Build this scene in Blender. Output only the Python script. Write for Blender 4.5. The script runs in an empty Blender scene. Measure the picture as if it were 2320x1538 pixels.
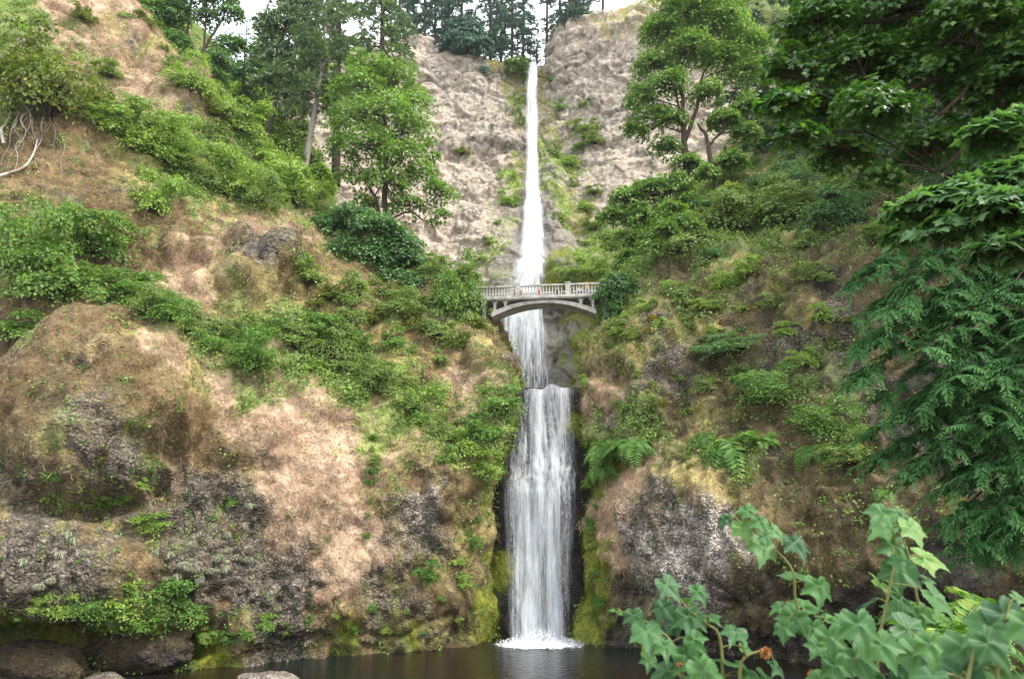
import bpy, math, random
import numpy as np
from mathutils import Vector
from mathutils.bvhtree import BVHTree

random.seed(7)
RNG = np.random.default_rng(11)
S = bpy.context.scene
C = S.collection

# ------------------------------------------------------------------ camera, sky, sun, exposure
PITCH = math.radians(14.0)
F = 1547.0                      # focal length in photograph pixels (24 mm on a 36 mm frame)
cam_d = bpy.data.cameras.new("camera")
cam = bpy.data.objects.new("camera", cam_d)
C.objects.link(cam)
cam.location = (0, 0, 0)
cam.rotation_euler = (math.pi / 2 + PITCH, 0, 0)
cam_d.sensor_width = 36.0
cam_d.lens = 24.0
cam_d.clip_start = 0.05
cam_d.clip_end = 4000
cam_d.dof.use_dof = True
cam_d.dof.focus_distance = 60.0
cam_d.dof.aperture_fstop = 4.5
S.camera = cam

SUN_DIR = Vector((0.70, -0.36, 0.95)).normalized()
world = bpy.data.worlds.new("World")
S.world = world
world.use_nodes = True
wn, wl = world.node_tree.nodes, world.node_tree.links
wn.clear()
w_out = wn.new("ShaderNodeOutputWorld")
w_bg = wn.new("ShaderNodeBackground")
w_bg.inputs["Strength"].default_value = 0.15
w_sky = wn.new("ShaderNodeTexSky")
w_sky.sky_type = 'NISHITA'
w_sky.sun_disc = False
w_sky.sun_elevation = math.asin(SUN_DIR.z)
w_sky.sun_rotation = math.atan2(SUN_DIR.x, SUN_DIR.y)
w_sky.air_density = 1.0
w_sky.dust_density = 3.0
# broken high cloud: bright near-white veil over the blue
w_tc = wn.new("ShaderNodeTexCoord")
w_no = wn.new("ShaderNodeTexNoise")
w_no.inputs["Scale"].default_value = 2.5
w_no.inputs["Detail"].default_value = 6
w_rp = wn.new("ShaderNodeMapRange")
w_rp.inputs[1].default_value = 0.35
w_rp.inputs[2].default_value = 0.62
w_rp.inputs[3].default_value = 0.62
w_rp.inputs[4].default_value = 0.97
w_mx = wn.new("ShaderNodeMix")
w_mx.data_type = 'RGBA'
w_mx.inputs[7].default_value = (8.3, 8.6, 9.0, 1)
wl.new(w_tc.outputs["Generated"], w_no.inputs["Vector"])
wl.new(w_no.outputs["Fac"], w_rp.inputs[0])
wl.new(w_rp.outputs[0], w_mx.inputs[0])
wl.new(w_sky.outputs[0], w_mx.inputs[6])
wl.new(w_mx.outputs[2], w_bg.inputs["Color"])
wl.new(w_bg.outputs[0], w_out.inputs["Surface"])

sun_d = bpy.data.lights.new("sun", 'SUN')
sun_d.energy = 2.5
sun_d.angle = math.radians(11)
sun_d.color = (1.0, 0.95, 0.87)
sun = bpy.data.objects.new("sun", sun_d)
C.objects.link(sun)
sun.rotation_euler = (-SUN_DIR).to_track_quat('-Z', 'Y').to_euler()

S.view_settings.view_transform = 'Standard'
S.view_settings.look = 'None'
S.view_settings.gamma = 1.0
S.view_settings.use_curve_mapping = False
S.view_settings.exposure = 1.22
S.cycles.max_bounces = 6
S.cycles.diffuse_bounces = 4
S.cycles.glossy_bounces = 2
S.cycles.transmission_bounces = 4
S.cycles.transparent_max_bounces = 16
S.cycles.use_denoising = True

# ------------------------------------------------------------------ small maths
cp, sp_ = math.cos(PITCH), math.sin(PITCH)


def ray(px, py):
    xn, yn = (px - 1160.0) / F, (769.0 - py) / F
    return np.array([xn, cp - yn * sp_, sp_ + yn * cp])


def W(px, py, Y):
    d = ray(px, py)
    return d * (Y / d[1])


def m_per_px(px, py, Y):
    return Y / ray(px, py)[1] / F


def project(P):
    P = np.asarray(P)
    dep = P[..., 1] * cp + P[..., 2] * sp_
    dep = np.where(np.abs(dep) < 1e-3, 1e-3, dep)
    up = -P[..., 1] * sp_ + P[..., 2] * cp
    return 1160 + F * P[..., 0] / dep, 769 - F * up / dep


def _h(ix, iy, iz, s):
    n = (ix * 374761393 + iy * 668265263 + iz * 2147483647 + s * 1274126177) & 0xFFFFFFFF
    n = ((n ^ (n >> 13)) * 1274126177) & 0xFFFFFFFF
    n = ((n ^ (n >> 16)) * 2246822519) & 0xFFFFFFFF
    return ((n ^ (n >> 15)) & 0xFFFFFF) / float(0xFFFFFF)


def vnoise(P, seed=0):
    I = np.floor(P).astype(np.int64)
    f = P - I
    f = f * f * (3 - 2 * f)
    r = 0
    for a in (0, 1):
        for b in (0, 1):
            for c in (0, 1):
                w = (f[:, 0] if a else 1 - f[:, 0]) * (f[:, 1] if b else 1 - f[:, 1]) * (f[:, 2] if c else 1 - f[:, 2])
                r = r + w * _h(I[:, 0] + a, I[:, 1] + b, I[:, 2] + c, seed)
    return r * 2 - 1


def fbm(P, sc, octv=4, seed=0, gain=0.5):
    r, a = 0, 1.0
    for o in range(octv):
        r = r + a * vnoise(P * sc + 17.3 * o, seed + o)
        sc *= 2.03
        a *= gain
    return r


def worley(P, sc, seed=0):
    P = P * sc
    I = np.floor(P).astype(np.int64)
    best = np.full(len(P), 9.0)
    sec = np.full(len(P), 9.0)
    val = np.zeros(len(P))
    for a in (-1, 0, 1):
        for b in (-1, 0, 1):
            for c in (-1, 0, 1):
                J = I + np.array([a, b, c])
                q = np.stack([J[:, 0] + _h(J[:, 0], J[:, 1], J[:, 2], seed), J[:, 1] + _h(J[:, 0], J[:, 1], J[:, 2], seed + 1), J[:, 2] + _h(J[:, 0], J[:, 1], J[:, 2], seed + 2)], 1)
                d = np.linalg.norm(q - P, axis=1)
                v = _h(J[:, 0], J[:, 1], J[:, 2], seed + 3)
                nb = d < best
                sec = np.where(nb, best, np.minimum(sec, d))
                val = np.where(nb, v, val)
                best = np.where(nb, d, best)
    return best, sec, val


def unit(A):
    return A / np.maximum(np.linalg.norm(A, axis=-1, keepdims=True), 1e-9)


# ------------------------------------------------------------------ objects
def mesh_np(name, V, faces, mat, parent=None, fattr=None, vattr=None, vcol=None, smooth=False):
    V = np.asarray(V, dtype=np.float32)
    if parent is not None:
        V = V - np.array(parent.location, dtype=np.float32)
    if not isinstance(faces, (list, tuple)):
        faces = [faces]
    me = bpy.data.meshes.new(name)
    me.vertices.add(len(V))
    me.vertices.foreach_set("co", V.ravel())
    idx = np.concatenate([f.ravel() for f in faces]).astype(np.int32)
    tot = np.concatenate([np.full(len(f), f.shape[1]) for f in faces]).astype(np.int32)
    st = np.concatenate([[0], np.cumsum(tot)[:-1]]).astype(np.int32)
    me.loops.add(len(idx))
    me.loops.foreach_set("vertex_index", idx)
    me.polygons.add(len(tot))
    me.polygons.foreach_set("loop_start", st)
    me.polygons.foreach_set("loop_total", tot)
    me.polygons.foreach_set("use_smooth", np.full(len(tot), smooth))
    me.update(calc_edges=True)
    for k, v in (fattr or {}).items():
        me.attributes.new(k, 'FLOAT', 'FACE').data.foreach_set("value", np.asarray(v, dtype=np.float32))
    for k, v in (vattr or {}).items():
        me.attributes.new(k, 'FLOAT', 'POINT').data.foreach_set("value", np.asarray(v, dtype=np.float32))
    if vcol is not None:
        me.attributes.new("cover", 'FLOAT_COLOR', 'POINT').data.foreach_set("color", np.c_[vcol, np.ones(len(vcol))].astype(np.float32).ravel())
    for m in (mat if isinstance(mat, (list, tuple)) else [mat]):
        me.materials.append(m)
    o = bpy.data.objects.new(name, me)
    C.objects.link(o)
    if parent is not None:
        o.parent = parent
    return o


def tag(o, label=None, cat=None, group=None, kind=None):
    if label:
        o["label"] = label
    if cat:
        o["category"] = cat
    if group:
        o["group"] = group
    if kind:
        o["kind"] = kind
    return o


def root(name, loc, label, cat, group=None):
    o = bpy.data.objects.new(name, None)
    o.empty_display_size = 0.2
    C.objects.link(o)
    o.location = [float(v) for v in loc]
    return tag(o, label, cat, group)


# ------------------------------------------------------------------ materials
class NT:
    def __init__(self, name):
        self.m = bpy.data.materials.new(name)
        self.m.use_nodes = True
        self.n, self.l = self.m.node_tree.nodes, self.m.node_tree.links
        self.n.clear()
        self.out = self.n.new("ShaderNodeOutputMaterial")

    def new(self, t, **kw):
        x = self.n.new("ShaderNode" + t)
        for k, v in kw.items():
            setattr(x, k, v)
        return x

    def put(self, sock, v):
        if isinstance(v, bpy.types.NodeSocket):
            self.l.new(v, sock)
        else:
            if isinstance(v, (tuple, list)) and len(v) == 3 and sock.type == 'RGBA':
                v = (*v, 1)
            sock.default_value = v

    def noise(self, vec, scale, detail=4, rough=0.55):
        x = self.new("TexNoise")
        self.put(x.inputs["Vector"], vec)
        x.inputs["Scale"].default_value = scale
        x.inputs["Detail"].default_value = detail
        x.inputs["Roughness"].default_value = rough
        return x.outputs["Fac"]

    def rng(self, v, a, b, c, d):
        x = self.new("MapRange")
        self.put(x.inputs[0], v)
        for i, q in enumerate((a, b, c, d)):
            self.put(x.inputs[i + 1], q)
        return x.outputs[0]

    def math(self, op, a, b=0.0):
        x = self.new("Math", operation=op)
        self.put(x.inputs[0], a)
        self.put(x.inputs[1], b)
        return x.outputs[0]

    def mix(self, fac, a, b, blend='MIX'):
        x = self.new("Mix", data_type='RGBA', blend_type=blend)
        self.put(x.inputs[0], fac)
        self.put(x.inputs[6], a)
        self.put(x.inputs[7], b)
        return x.outputs[2]

    def mixs(self, fac, a, b):
        x = self.new("MixShader")
        self.put(x.inputs[0], fac)
        self.l.new(a, x.inputs[1])
        self.l.new(b, x.inputs[2])
        return x.outputs[0]

    def attr(self, name):
        return self.new("Attribute", attribute_name=name)

    def ramp(self, v, stops):
        x = self.new("ValToRGB")
        self.put(x.inputs[0], v)
        e = x.color_ramp.elements
        while len(e) < len(stops):
            e.new(0.5)
        for q, (p, c) in zip(e, stops):
            q.position = p
            q.color = (*c, 1)
        return x.outputs[0]

    def prin(self, col, rough=0.8, spec=0.3, normal=None, alpha=None):
        x = self.new("BsdfPrincipled")
        self.put(x.inputs["Base Color"], col)
        self.put(x.inputs["Roughness"], rough)
        self.put(x.inputs["Specular IOR Level"], spec)
        if normal is not None:
            self.l.new(normal, x.inputs["Normal"])
        if alpha is not None:
            self.put(x.inputs["Alpha"], alpha)
        return x.outputs[0]

    def bump(self, h, strength, dist):
        x = self.new("Bump")
        self.put(x.inputs["Height"], h)
        x.inputs["Strength"].default_value = strength
        x.inputs["Distance"].default_value = dist
        return x.outputs[0]

    def done(self, sh):
        self.l.new(sh, self.out.inputs["Surface"])
        return self.m


def terrain_mat(name, cobble=2.6):
    t = NT(name)
    tc = t.new("TexCoord").outputs["Object"]
    cov = t.attr("cover").outputs["Color"]
    rk = t.attr("rock").outputs["Fac"]
    n1 = t.noise(tc, 0.9, 8, 0.65)
    n2 = t.noise(tc, 5.0, 6, 0.6)
    n3 = t.noise(tc, 0.33, 5, 0.6)
    v = t.new("TexVoronoi")
    v.inputs["Scale"].default_value = cobble
    wob = t.mix(0.35, tc, t.new("TexNoise").outputs["Color"])
    vm = t.new("VectorMath", operation='MULTIPLY_ADD')
    nz = t.new("TexNoise")
    t.put(nz.inputs["Vector"], tc)
    nz.inputs["Scale"].default_value = 1.7
    t.l.new(nz.outputs["Color"], vm.inputs[0])
    vm.inputs[1].default_value = (0.7, 0.7, 0.7)
    t.l.new(tc, vm.inputs[2])
    t.l.new(vm.outputs[0], v.inputs["Vector"])
    cell = t.new("SeparateColor")
    t.l.new(v.outputs["Color"], cell.inputs[0])
    f1 = t.rng(n1, 0.3, 0.7, 0.45, 1.5)
    f2 = t.rng(n2, 0.3, 0.7, 0.6, 1.4)
    c = t.mix(1.0, cov, f1, 'MULTIPLY')
    c = t.mix(1.0, c, f2, 'MULTIPLY')
    # cobbly broken rock: every cell its own grey, dark joints, pale lichen flecks
    cellf = t.rng(cell.outputs[0], 0, 1, 0.55, 1.55)
    crack = t.rng(v.outputs["Distance"], 0.2, 0.8, 1.12, 0.55)
    speck = t.rng(t.noise(tc, 11.0, 3, 0.6), 0.36, 0.66, 0.45, 1.9)
    rc = t.mix(1.0, c, t.math('MULTIPLY', t.math('MULTIPLY', cellf, crack), speck), 'MULTIPLY')
    lich = t.rng(t.noise(tc, 3.1, 8, 0.78), 0.58, 0.70, 0.0, 0.5)
    rc = t.mix(lich, rc, (0.42, 0.39, 0.34))
    stain = t.rng(n3, 0.52, 0.68, 0.0, 0.7)
    rc = t.mix(stain, rc, (0.10, 0.065, 0.03))
    c = t.mix(rk, c, rc)
    h = t.math('ADD', t.math('MULTIPLY', n2, 0.5), t.math('MULTIPLY', t.math('MULTIPLY', crack, rk), 0.8))
    h = t.math('ADD', h, n1)
    rough = 0.85
    return t.done(t.prin(c, rough, 0.25, t.bump(h, 1.0, 0.35)))


def upper_mat(name, cobble):
    t = NT(name)
    tc = t.new("TexCoord").outputs["Object"]
    cov = t.attr("cover").outputs["Color"]
    rk = t.attr("rock").outputs["Fac"]
    n1 = t.noise(tc, 0.9, 8, 0.65)
    n2 = t.noise(tc, 5.0, 6, 0.6)
    n3 = t.noise(tc, 0.33, 5, 0.6)
    v = t.new("TexVoronoi")
    v.inputs["Scale"].default_value = cobble
    wob = t.mix(0.35, tc, t.new("TexNoise").outputs["Color"])
    vm = t.new("VectorMath", operation='MULTIPLY_ADD')
    nz = t.new("TexNoise")
    t.put(nz.inputs["Vector"], tc)
    nz.inputs["Scale"].default_value = 1.7
    t.l.new(nz.outputs["Color"], vm.inputs[0])
    vm.inputs[1].default_value = (0.7, 0.7, 0.7)
    t.l.new(tc, vm.inputs[2])
    t.l.new(vm.outputs[0], v.inputs["Vector"])
    cell = t.new("SeparateColor")
    t.l.new(v.outputs["Color"], cell.inputs[0])
    f1 = t.rng(n1, 0.3, 0.7, 0.86, 1.12)
    f2 = t.rng(t.noise(tc, 2.2, 6, 0.65), 0.3, 0.7, 0.68, 1.25)
    c = t.mix(1.0, cov, f1, 'MULTIPLY')
    c = t.mix(1.0, c, f2, 'MULTIPLY')
    # cobbly broken rock: every cell its own grey, dark joints, pale lichen flecks
    cellf = t.rng(cell.outputs[0], 0, 1, 0.72, 1.2)
    crack = t.rng(v.outputs["Distance"], 0.3, 0.85, 1.08, 0.55)
    rc = t.mix(1.0, c, t.math('MULTIPLY', cellf, crack), 'MULTIPLY')
    lich = t.rng(t.noise(tc, 3.1, 8, 0.78), 0.58, 0.70, 0.0, 0.5)
    rc = t.mix(lich, rc, (0.47, 0.43, 0.38))
    stain = t.rng(n3, 0.52, 0.68, 0.0, 0.7)
    rc = t.mix(t.math('MULTIPLY', stain, 0.55), rc, (0.27, 0.235, 0.205))
    pit = t.math('MULTIPLY', t.rng(t.noise(tc, 0.85, 6, 0.7), 0.56, 0.60, 0.0, 0.85), t.rng(n3, 0.4, 0.52, 0.25, 1.0))
    rc = t.mix(pit, rc, (0.055, 0.05, 0.045))
    c = t.mix(rk, c, rc)
    h = t.math('ADD', t.math('MULTIPLY', n2, 0.5), t.math('MULTIPLY', t.math('MULTIPLY', crack, rk), 0.8))
    h = t.math('ADD', h, n1)
    rough = 0.85
    return t.done(t.prin(c, rough, 0.25, t.bump(h, 1.0, 0.4)))


def leaf_mat(name, stops, trans=0.42, rough=0.45, spec=0.4):
    t = NT(name)
    oi = t.new("ObjectInfo").outputs["Random"]
    r = t.math('ADD', t.attr("rnd").outputs["Fac"], t.math('MULTIPLY', t.math('SUBTRACT', oi, 0.55), 0.14))
    c = t.ramp(r, stops)
    p = t.prin(c, rough, spec)
    tr = t.new("BsdfTranslucent")
    t.l.new(t.mix(1.0, c, (1.15, 1.25, 0.55), 'MULTIPLY'), tr.inputs["Color"])
    return t.done(t.mixs(trans, p, tr.outputs[0]))


def bark_mat(name, a, b):
    t = NT(name)
    tc = t.new("TexCoord").outputs["Object"]
    mp = t.new("Mapping")
    t.l.new(tc, mp.inputs[0])
    mp.inputs["Scale"].default_value = (6, 6, 1.2)
    n = t.noise(mp.outputs[0], 2.0, 6, 0.65)
    c = t.ramp(n, [(0.3, a), (0.7, b)])
    return t.done(t.prin(c, 0.9, 0.2, t.bump(n, 0.8, 0.05)))


M = {}
M['terrain'] = terrain_mat("earth_and_rock", 4.4)
M['upper'] = upper_mat("upper_cliff_rock", 1.0)
G = lambda a, b, c, d=None, e=None: [(0.0, a), (0.5, b), (0.86, c)] + ([(0.93, d)] if d else []) + ([(1.0, e)] if e else [])
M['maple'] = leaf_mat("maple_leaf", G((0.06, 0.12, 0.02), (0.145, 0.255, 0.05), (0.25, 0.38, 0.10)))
M['maple_blue'] = leaf_mat("cool_maple_leaf", G((0.045, 0.11, 0.033), (0.11, 0.225, 0.075), (0.21, 0.34, 0.15)))
M['maple_yellow'] = leaf_mat("turning_maple_leaf", G((0.06, 0.12, 0.02), (0.13, 0.24, 0.045), (0.21, 0.33, 0.07), (0.3, 0.33, 0.06), (0.6, 0.36, 0.05)))
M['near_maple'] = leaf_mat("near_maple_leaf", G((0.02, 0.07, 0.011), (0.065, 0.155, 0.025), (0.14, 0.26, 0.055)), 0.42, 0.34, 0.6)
M['olive'] = leaf_mat("olive_leaf", G((0.055, 0.085, 0.013), (0.115, 0.155, 0.022), (0.20, 0.24, 0.04), (0.28, 0.24, 0.035)))
M['bright'] = leaf_mat("bright_green_leaf", G((0.11, 0.19, 0.027), (0.215, 0.335, 0.06), (0.33, 0.46, 0.11), (0.44, 0.45, 0.12)))
M['green'] = leaf_mat("mid_green_leaf", G((0.08, 0.135, 0.028), (0.165, 0.25, 0.06), (0.28, 0.37, 0.11), (0.36, 0.36, 0.11)))
M['fern'] = leaf_mat("fern_leaf", G((0.05, 0.12, 0.018), (0.11, 0.23, 0.04), (0.20, 0.35, 0.07), (0.32, 0.36, 0.07)))
M['conifer'] = leaf_mat("conifer_needle", G((0.02, 0.055, 0.024), (0.05, 0.115, 0.05), (0.10, 0.19, 0.085)), 0.15)
M['conifer_far'] = leaf_mat("far_conifer_needle", G((0.05, 0.10, 0.075), (0.09, 0.17, 0.13), (0.15, 0.24, 0.18)), 0.15)  # paled and blued: distance haze put into the needle colour
M['conifer_olive'] = leaf_mat("sparse_conifer_needle", G((0.065, 0.115, 0.05), (0.135, 0.21, 0.09), (0.22, 0.31, 0.15)), 0.15)
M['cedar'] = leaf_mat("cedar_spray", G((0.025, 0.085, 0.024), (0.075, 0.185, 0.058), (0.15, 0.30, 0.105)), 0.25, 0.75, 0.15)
M['front'] = leaf_mat("front_leaf", G((0.055, 0.17, 0.06), (0.085, 0.23, 0.085), (0.13, 0.30, 0.12)), 0.25, 0.42, 0.4)
M['bark'] = bark_mat("dark_bark", (0.025, 0.018, 0.012), (0.09, 0.07, 0.05))
M['bark_grey'] = bark_mat("grey_bark", (0.14, 0.12, 0.10), (0.34, 0.30, 0.26))
M['twig'] = bark_mat("dead_wood", (0.25, 0.21, 0.17), (0.5, 0.45, 0.4))
M['stem'] = bark_mat("green_stem", (0.10, 0.12, 0.035), (0.20, 0.19, 0.07))

# ------------------------------------------------------------------ terrain sheets
COL = {
    'D': (0.40, 0.285, 0.19),   # dry pinkish grass
    'S': (0.30, 0.245, 0.095),   # straw, yellow-green
    'B': (0.15, 0.10, 0.048),   # brown moss and earth
    'H': (0.088, 0.066, 0.030),  # dark brown moss and earth; canopy shade of the right wall painted in
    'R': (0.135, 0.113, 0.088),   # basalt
    'P': (0.34, 0.30, 0.255),     # pale basalt
    'G': (0.135, 0.165, 0.05),   # low green
    'L': (0.23, 0.29, 0.075),     # light green
    'M': (0.17, 0.19, 0.02),  # wet moss
    'K': (0.035, 0.031, 0.028),  # black rock: wet at the falls, black patches on the right wall
    'C': (0.405, 0.345, 0.28),   # tan upper cliff
    'E': (0.485, 0.395, 0.315),     # pinker upper cliff
    'W': (0.24, 0.215, 0.185),    # grey-brown wet apron
}
ROCKY = {'D': 0.0, 'S': 0.0, 'B': 0.25, 'H': 0.2, 'R': 1.0, 'P': 1.0, 'G': 0.0, 'L': 0.0, 'M': 0.05, 'K': 0.6, 'C': 0.9, 'E': 0.5, 'W': 0.25}
KEYS = list(COL)


def catmull(P, t):
    n = len(P)
    i = np.clip(np.floor(t).astype(int), 0, n - 2)
    f = (t - i).reshape((-1,) + (1,) * (P.ndim - 1))
    g = lambda k: P[np.clip(k, 0, n - 1)]
    p0, p1, p2, p3 = g(i - 1), g(i), g(i + 1), g(i + 2)
    m1, m2 = (p2 - p0) * 0.5, (p3 - p1) * 0.5
    f2, f3 = f * f, f * f * f
    return (2 * f3 - 3 * f2 + 1) * p1 + (f3 - 2 * f2 + f) * m1 + (-2 * f3 + 3 * f2) * p2 + (f3 - f2) * m2


def sample_curve(P, wts, n):
    cum = np.concatenate([[0], np.cumsum(wts)])
    s = np.linspace(0, cum[-1], n)
    t = np.interp(s, cum, np.arange(len(P)))
    return catmull(P, t)


def infr(a, b):
    out = lambda p: p[0] < -80 or p[0] > 2400 or p[1] < -80 or p[1] > 1600
    return 0.3 if out(a) and out(b) else 1.0


SHEETS = {}


def sheet(name, rows, nu, nv, paint, mat, amp=1.0, seed=1, bumps=(), extra=None, block=1.0, strata=0.0, lump=1.0, cols=0.0, big=0.0, fine=1.0):
    grid, wr = [], []
    for r in rows:
        P = np.array([W(*p) for p in r])
        wts = [max(4.0, math.hypot(r[i + 1][0] - r[i][0], r[i + 1][1] - r[i][1])) * infr(r[i], r[i + 1]) + 60 for i in range(len(r) - 1)]
        grid.append(sample_curve(P, wts, nu))
    grid = np.array(grid)
    if extra is not None:
        grid = np.concatenate([grid, [grid[-1] + np.array(extra)]])
    wv = []
    for i in range(len(grid) - 1):
        d = np.median(np.linalg.norm(grid[i + 1] - grid[i], axis=1))
        wv.append(min(d, 26))
    P = sample_curve(grid, wv, nv)                       # (nv, nu, 3)
    du = np.gradient(P, axis=1)
    dv = np.gradient(P, axis=0)
    N = unit(np.cross(du, dv))
    flip = np.sign(np.mean(N[..., 1]))
    if flip > 0:
        N = -N
    # smooth the normal so displacement stays even
    Pf, Nf = P.reshape(-1, 3).copy(), N.reshape(-1, 3)
    px, py = project(Pf)
    wx = px + 34 * fbm(Pf, 0.16, 3, seed + 50) + 14 * fbm(Pf, 0.9, 2, seed + 55)
    wy = py + 34 * fbm(Pf, 0.16, 3, seed + 60) + 14 * fbm(Pf, 0.9, 2, seed + 65)
    wts = np.zeros((len(Pf), len(KEYS)))
    for (qx, qy, k, *rad) in paint:
        s = rad[0] if rad else 55.0
        d2 = ((wx - qx) ** 2 + (wy - qy) ** 2) / (s * s)
        wts[:, KEYS.index(k)] += np.exp(-0.5 * d2) + 1e-4 / (1 + d2)
    wts /= wts.sum(1, keepdims=True) + 1e-12
    for k, a in (('H' if name == 'hillside_right' else 'B', 0.10), ('G', 0.08), ('S', 0.06), ('R', 0.10)) if name.startswith('hillside') else (('C', 0.08), ('R', 0.05), ('E', 0.06)) if name == 'upper_cliff' else ():
        wts[:, KEYS.index(k)] += a
    wts = wts * np.exp(np.stack([1.7 * fbm(Pf, 0.45, 3, seed + 70 + 3 * i) + 0.9 * fbm(Pf, 1.7, 2, seed + 170 + 3 * i) for i in range(len(KEYS))], 1))
    wts = wts ** 1.9
    wts /= wts.sum(1, keepdims=True) + 1e-12
    cov = wts @ np.array([COL[k] for k in KEYS])
    rock = wts @ np.array([ROCKY[k] for k in KEYS])
    disp = 0.9 * fbm(Pf, 0.11, 3, seed) + 0.40 * fine * fbm(Pf, 0.5, 4, seed + 9)
    Pw = Pf + 0.9 * np.stack([fbm(Pf, 0.4, 2, seed + 80 + i) for i in range(3)], 1)
    l1 = worley(Pw * np.array([1, 1, 0.7]), 0.30, seed + 40)[0]
    l2 = worley(Pw, 0.85, seed + 44)[0]
    soft = 1.0 - wts[:, KEYS.index('D')] * 0.55 - wts[:, KEYS.index('L')] * 0.4
    disp = disp + lump * soft * (1.5 * (0.55 - l1) + 0.62 * (0.5 - l2)) + 0.42 * fine * rock * (0.5 - worley(Pw, 1.8, seed + 48)[0])
    b1, s1, v1 = worley(Pf * np.array([1, 1, 0.8]), 0.42, seed + 20)
    b2, s2, v2 = worley(Pf, 1.25, seed + 24)
    blk = (v1 - 0.5) * 1.3 * np.clip((s1 - b1) * 3, 0, 1) + (v2 - 0.5) * 0.55 * np.clip((s2 - b2) * 3, 0, 1)
    disp = disp + block * blk * (0.35 + 1.0 * rock)
    if big:
        bb, ss, vv = worley((Pf + 1.5 * np.stack([fbm(Pf, 0.25, 3, seed + 120 + i) for i in range(3)], 1)) * np.array([1, 1, 1.5]), 0.15, seed + 130)
        disp = disp + big * (vv - 0.5) * np.clip((ss - bb) * 5, 0, 1) - 0.5 * big * np.clip(1 - (ss - bb) * 9, 0, 1)
    if cols:
        disp = disp + cols * (fbm(Pf * np.array([1, 1, 0.16]), 0.75, 3, seed + 90) + 0.5 * fbm(Pf * np.array([1, 1, 0.22]), 2.0, 2, seed + 95))
    if strata:
        zz = Pf[:, 2] + 1.2 * fbm(Pf, 0.12, 2, seed + 33)
        disp = disp + strata * (np.abs(((zz / 5.0) % 1.0) - 0.5) * 2 - 0.5)
    disp = disp * amp
    for (bx, by, rx, ry, a, sharp) in bumps:
        ex, ey = (px - bx) / rx, (py - by) / ry
        r2 = ex * ex + ey * ey
        disp = disp + a * np.clip(1 - r2, 0, None) ** sharp
    Pf = Pf + Nf * disp[:, None]
    i = np.arange(nv * nu).reshape(nv, nu)
    Fq = np.stack([i[:-1, :-1], i[:-1, 1:], i[1:, 1:], i[1:, :-1]], -1).reshape(-1, 4)
    if flip < 0:
        Fq = Fq[:, ::1]
    else:
        Fq = Fq[:, ::-1]
    o = mesh_np(name, Pf, Fq, mat, vattr={"rock": rock}, vcol=cov, smooth=True)
    tag(o, kind='structure')
    Pg = Pf.reshape(nv, nu, 3)
    n2 = unit(np.cross(np.gradient(Pg, axis=1), np.gradient(Pg, axis=0)))
    if np.mean(n2[..., 1]) > 0:
        n2 = -n2
    area = np.linalg.norm(np.cross(np.gradient(Pg, axis=1), np.gradient(Pg, axis=0)), axis=-1).ravel()
    px2, py2 = project(Pf)
    SHEETS[name] = dict(P=Pf, N=n2.reshape(-1, 3), w=wts, px=px2, py=py2, area=area, rock=rock,
                        bvh=BVHTree.FromPolygons(Pf.tolist(), Fq.tolist()))
    return o


LEFT = [
    [(-900, 1900, 38), (-400, 1700, 41), (0, 1600, 43.6), (300, 1575, 46), (700, 1520, 51), (1000, 1490, 54), (1110, 1480, 57), (1128, 1480, 66)],
    [(-900, 1620, 40), (-400, 1560, 41.5), (0, 1520, 44.5), (200, 1510, 45.5), (420, 1475, 48), (700, 1455, 51), (1000, 1435, 54), (1112, 1425, 57), (1128, 1425, 66)],
    [(-900, 1400, 39), (-400, 1400, 40.5), (0, 1400, 42.2), (220, 1400, 43.6), (420, 1380, 46.5), (700, 1340, 50), (950, 1310, 53.3), (1105, 1270, 56.5), (1125, 1270, 66)],
    [(-900, 1150, 41), (-400, 1130, 42), (0, 1120, 43.2), (300, 1120, 45.7), (600, 1100, 49.2), (860, 1080, 53), (1060, 1075, 56), (1120, 1080, 58), (1138, 1080, 67)],
    [(-900, 800, 43), (-400, 780, 44), (0, 770, 46), (260, 760, 48), (420, 860, 50), (620, 870, 53), (850, 930, 55.5), (1050, 960, 57.5), (1150, 985, 59.5), (1168, 985, 68)],
    [(-900, 550, 46), (-400, 560, 47), (0, 600, 49), (260, 650, 52), (500, 700, 55), (720, 760, 58), (950, 800, 60), (1145, 830, 62), (1178, 860, 71)],
    [(-900, 300, 50), (-400, 350, 50), (0, 420, 52), (300, 480, 56), (560, 540, 60), (690, 620, 62), (880, 690, 64), (1090, 720, 65.5), (1122, 745, 75)],
    [(-900, 50, 56), (-400, 120, 56), (0, 260, 56), (230, 330, 59), (480, 420, 63), (640, 490, 66), (760, 540, 70), (900, 590, 71), (1045, 660, 70.5), (1100, 690, 80)],
    [(-900, -300, 66), (-400, -150, 65), (0, 40, 63), (200, 150, 66), (440, 230, 70), (560, 330, 74), (660, 430, 77), (760, 500, 80), (900, 560, 78), (1020, 645, 80), (1080, 690, 88)],
    [(-900, -800, 80), (-400, -600, 80), (0, -300, 76), (250, -40, 76), (400, 130, 79), (520, 250, 82), (640, 390, 85), (740, 470, 88), (880, 545, 86), (1010, 640, 88), (1070, 700, 95)],
    [(-900, -780, 100), (-400, -580, 100), (0, -280, 95), (260, -10, 92), (410, 170, 95), (530, 300, 97), (650, 450, 98), (750, 540, 100), (890, 620, 98), (1010, 700, 97), (1070, 750, 100)],
]
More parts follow.
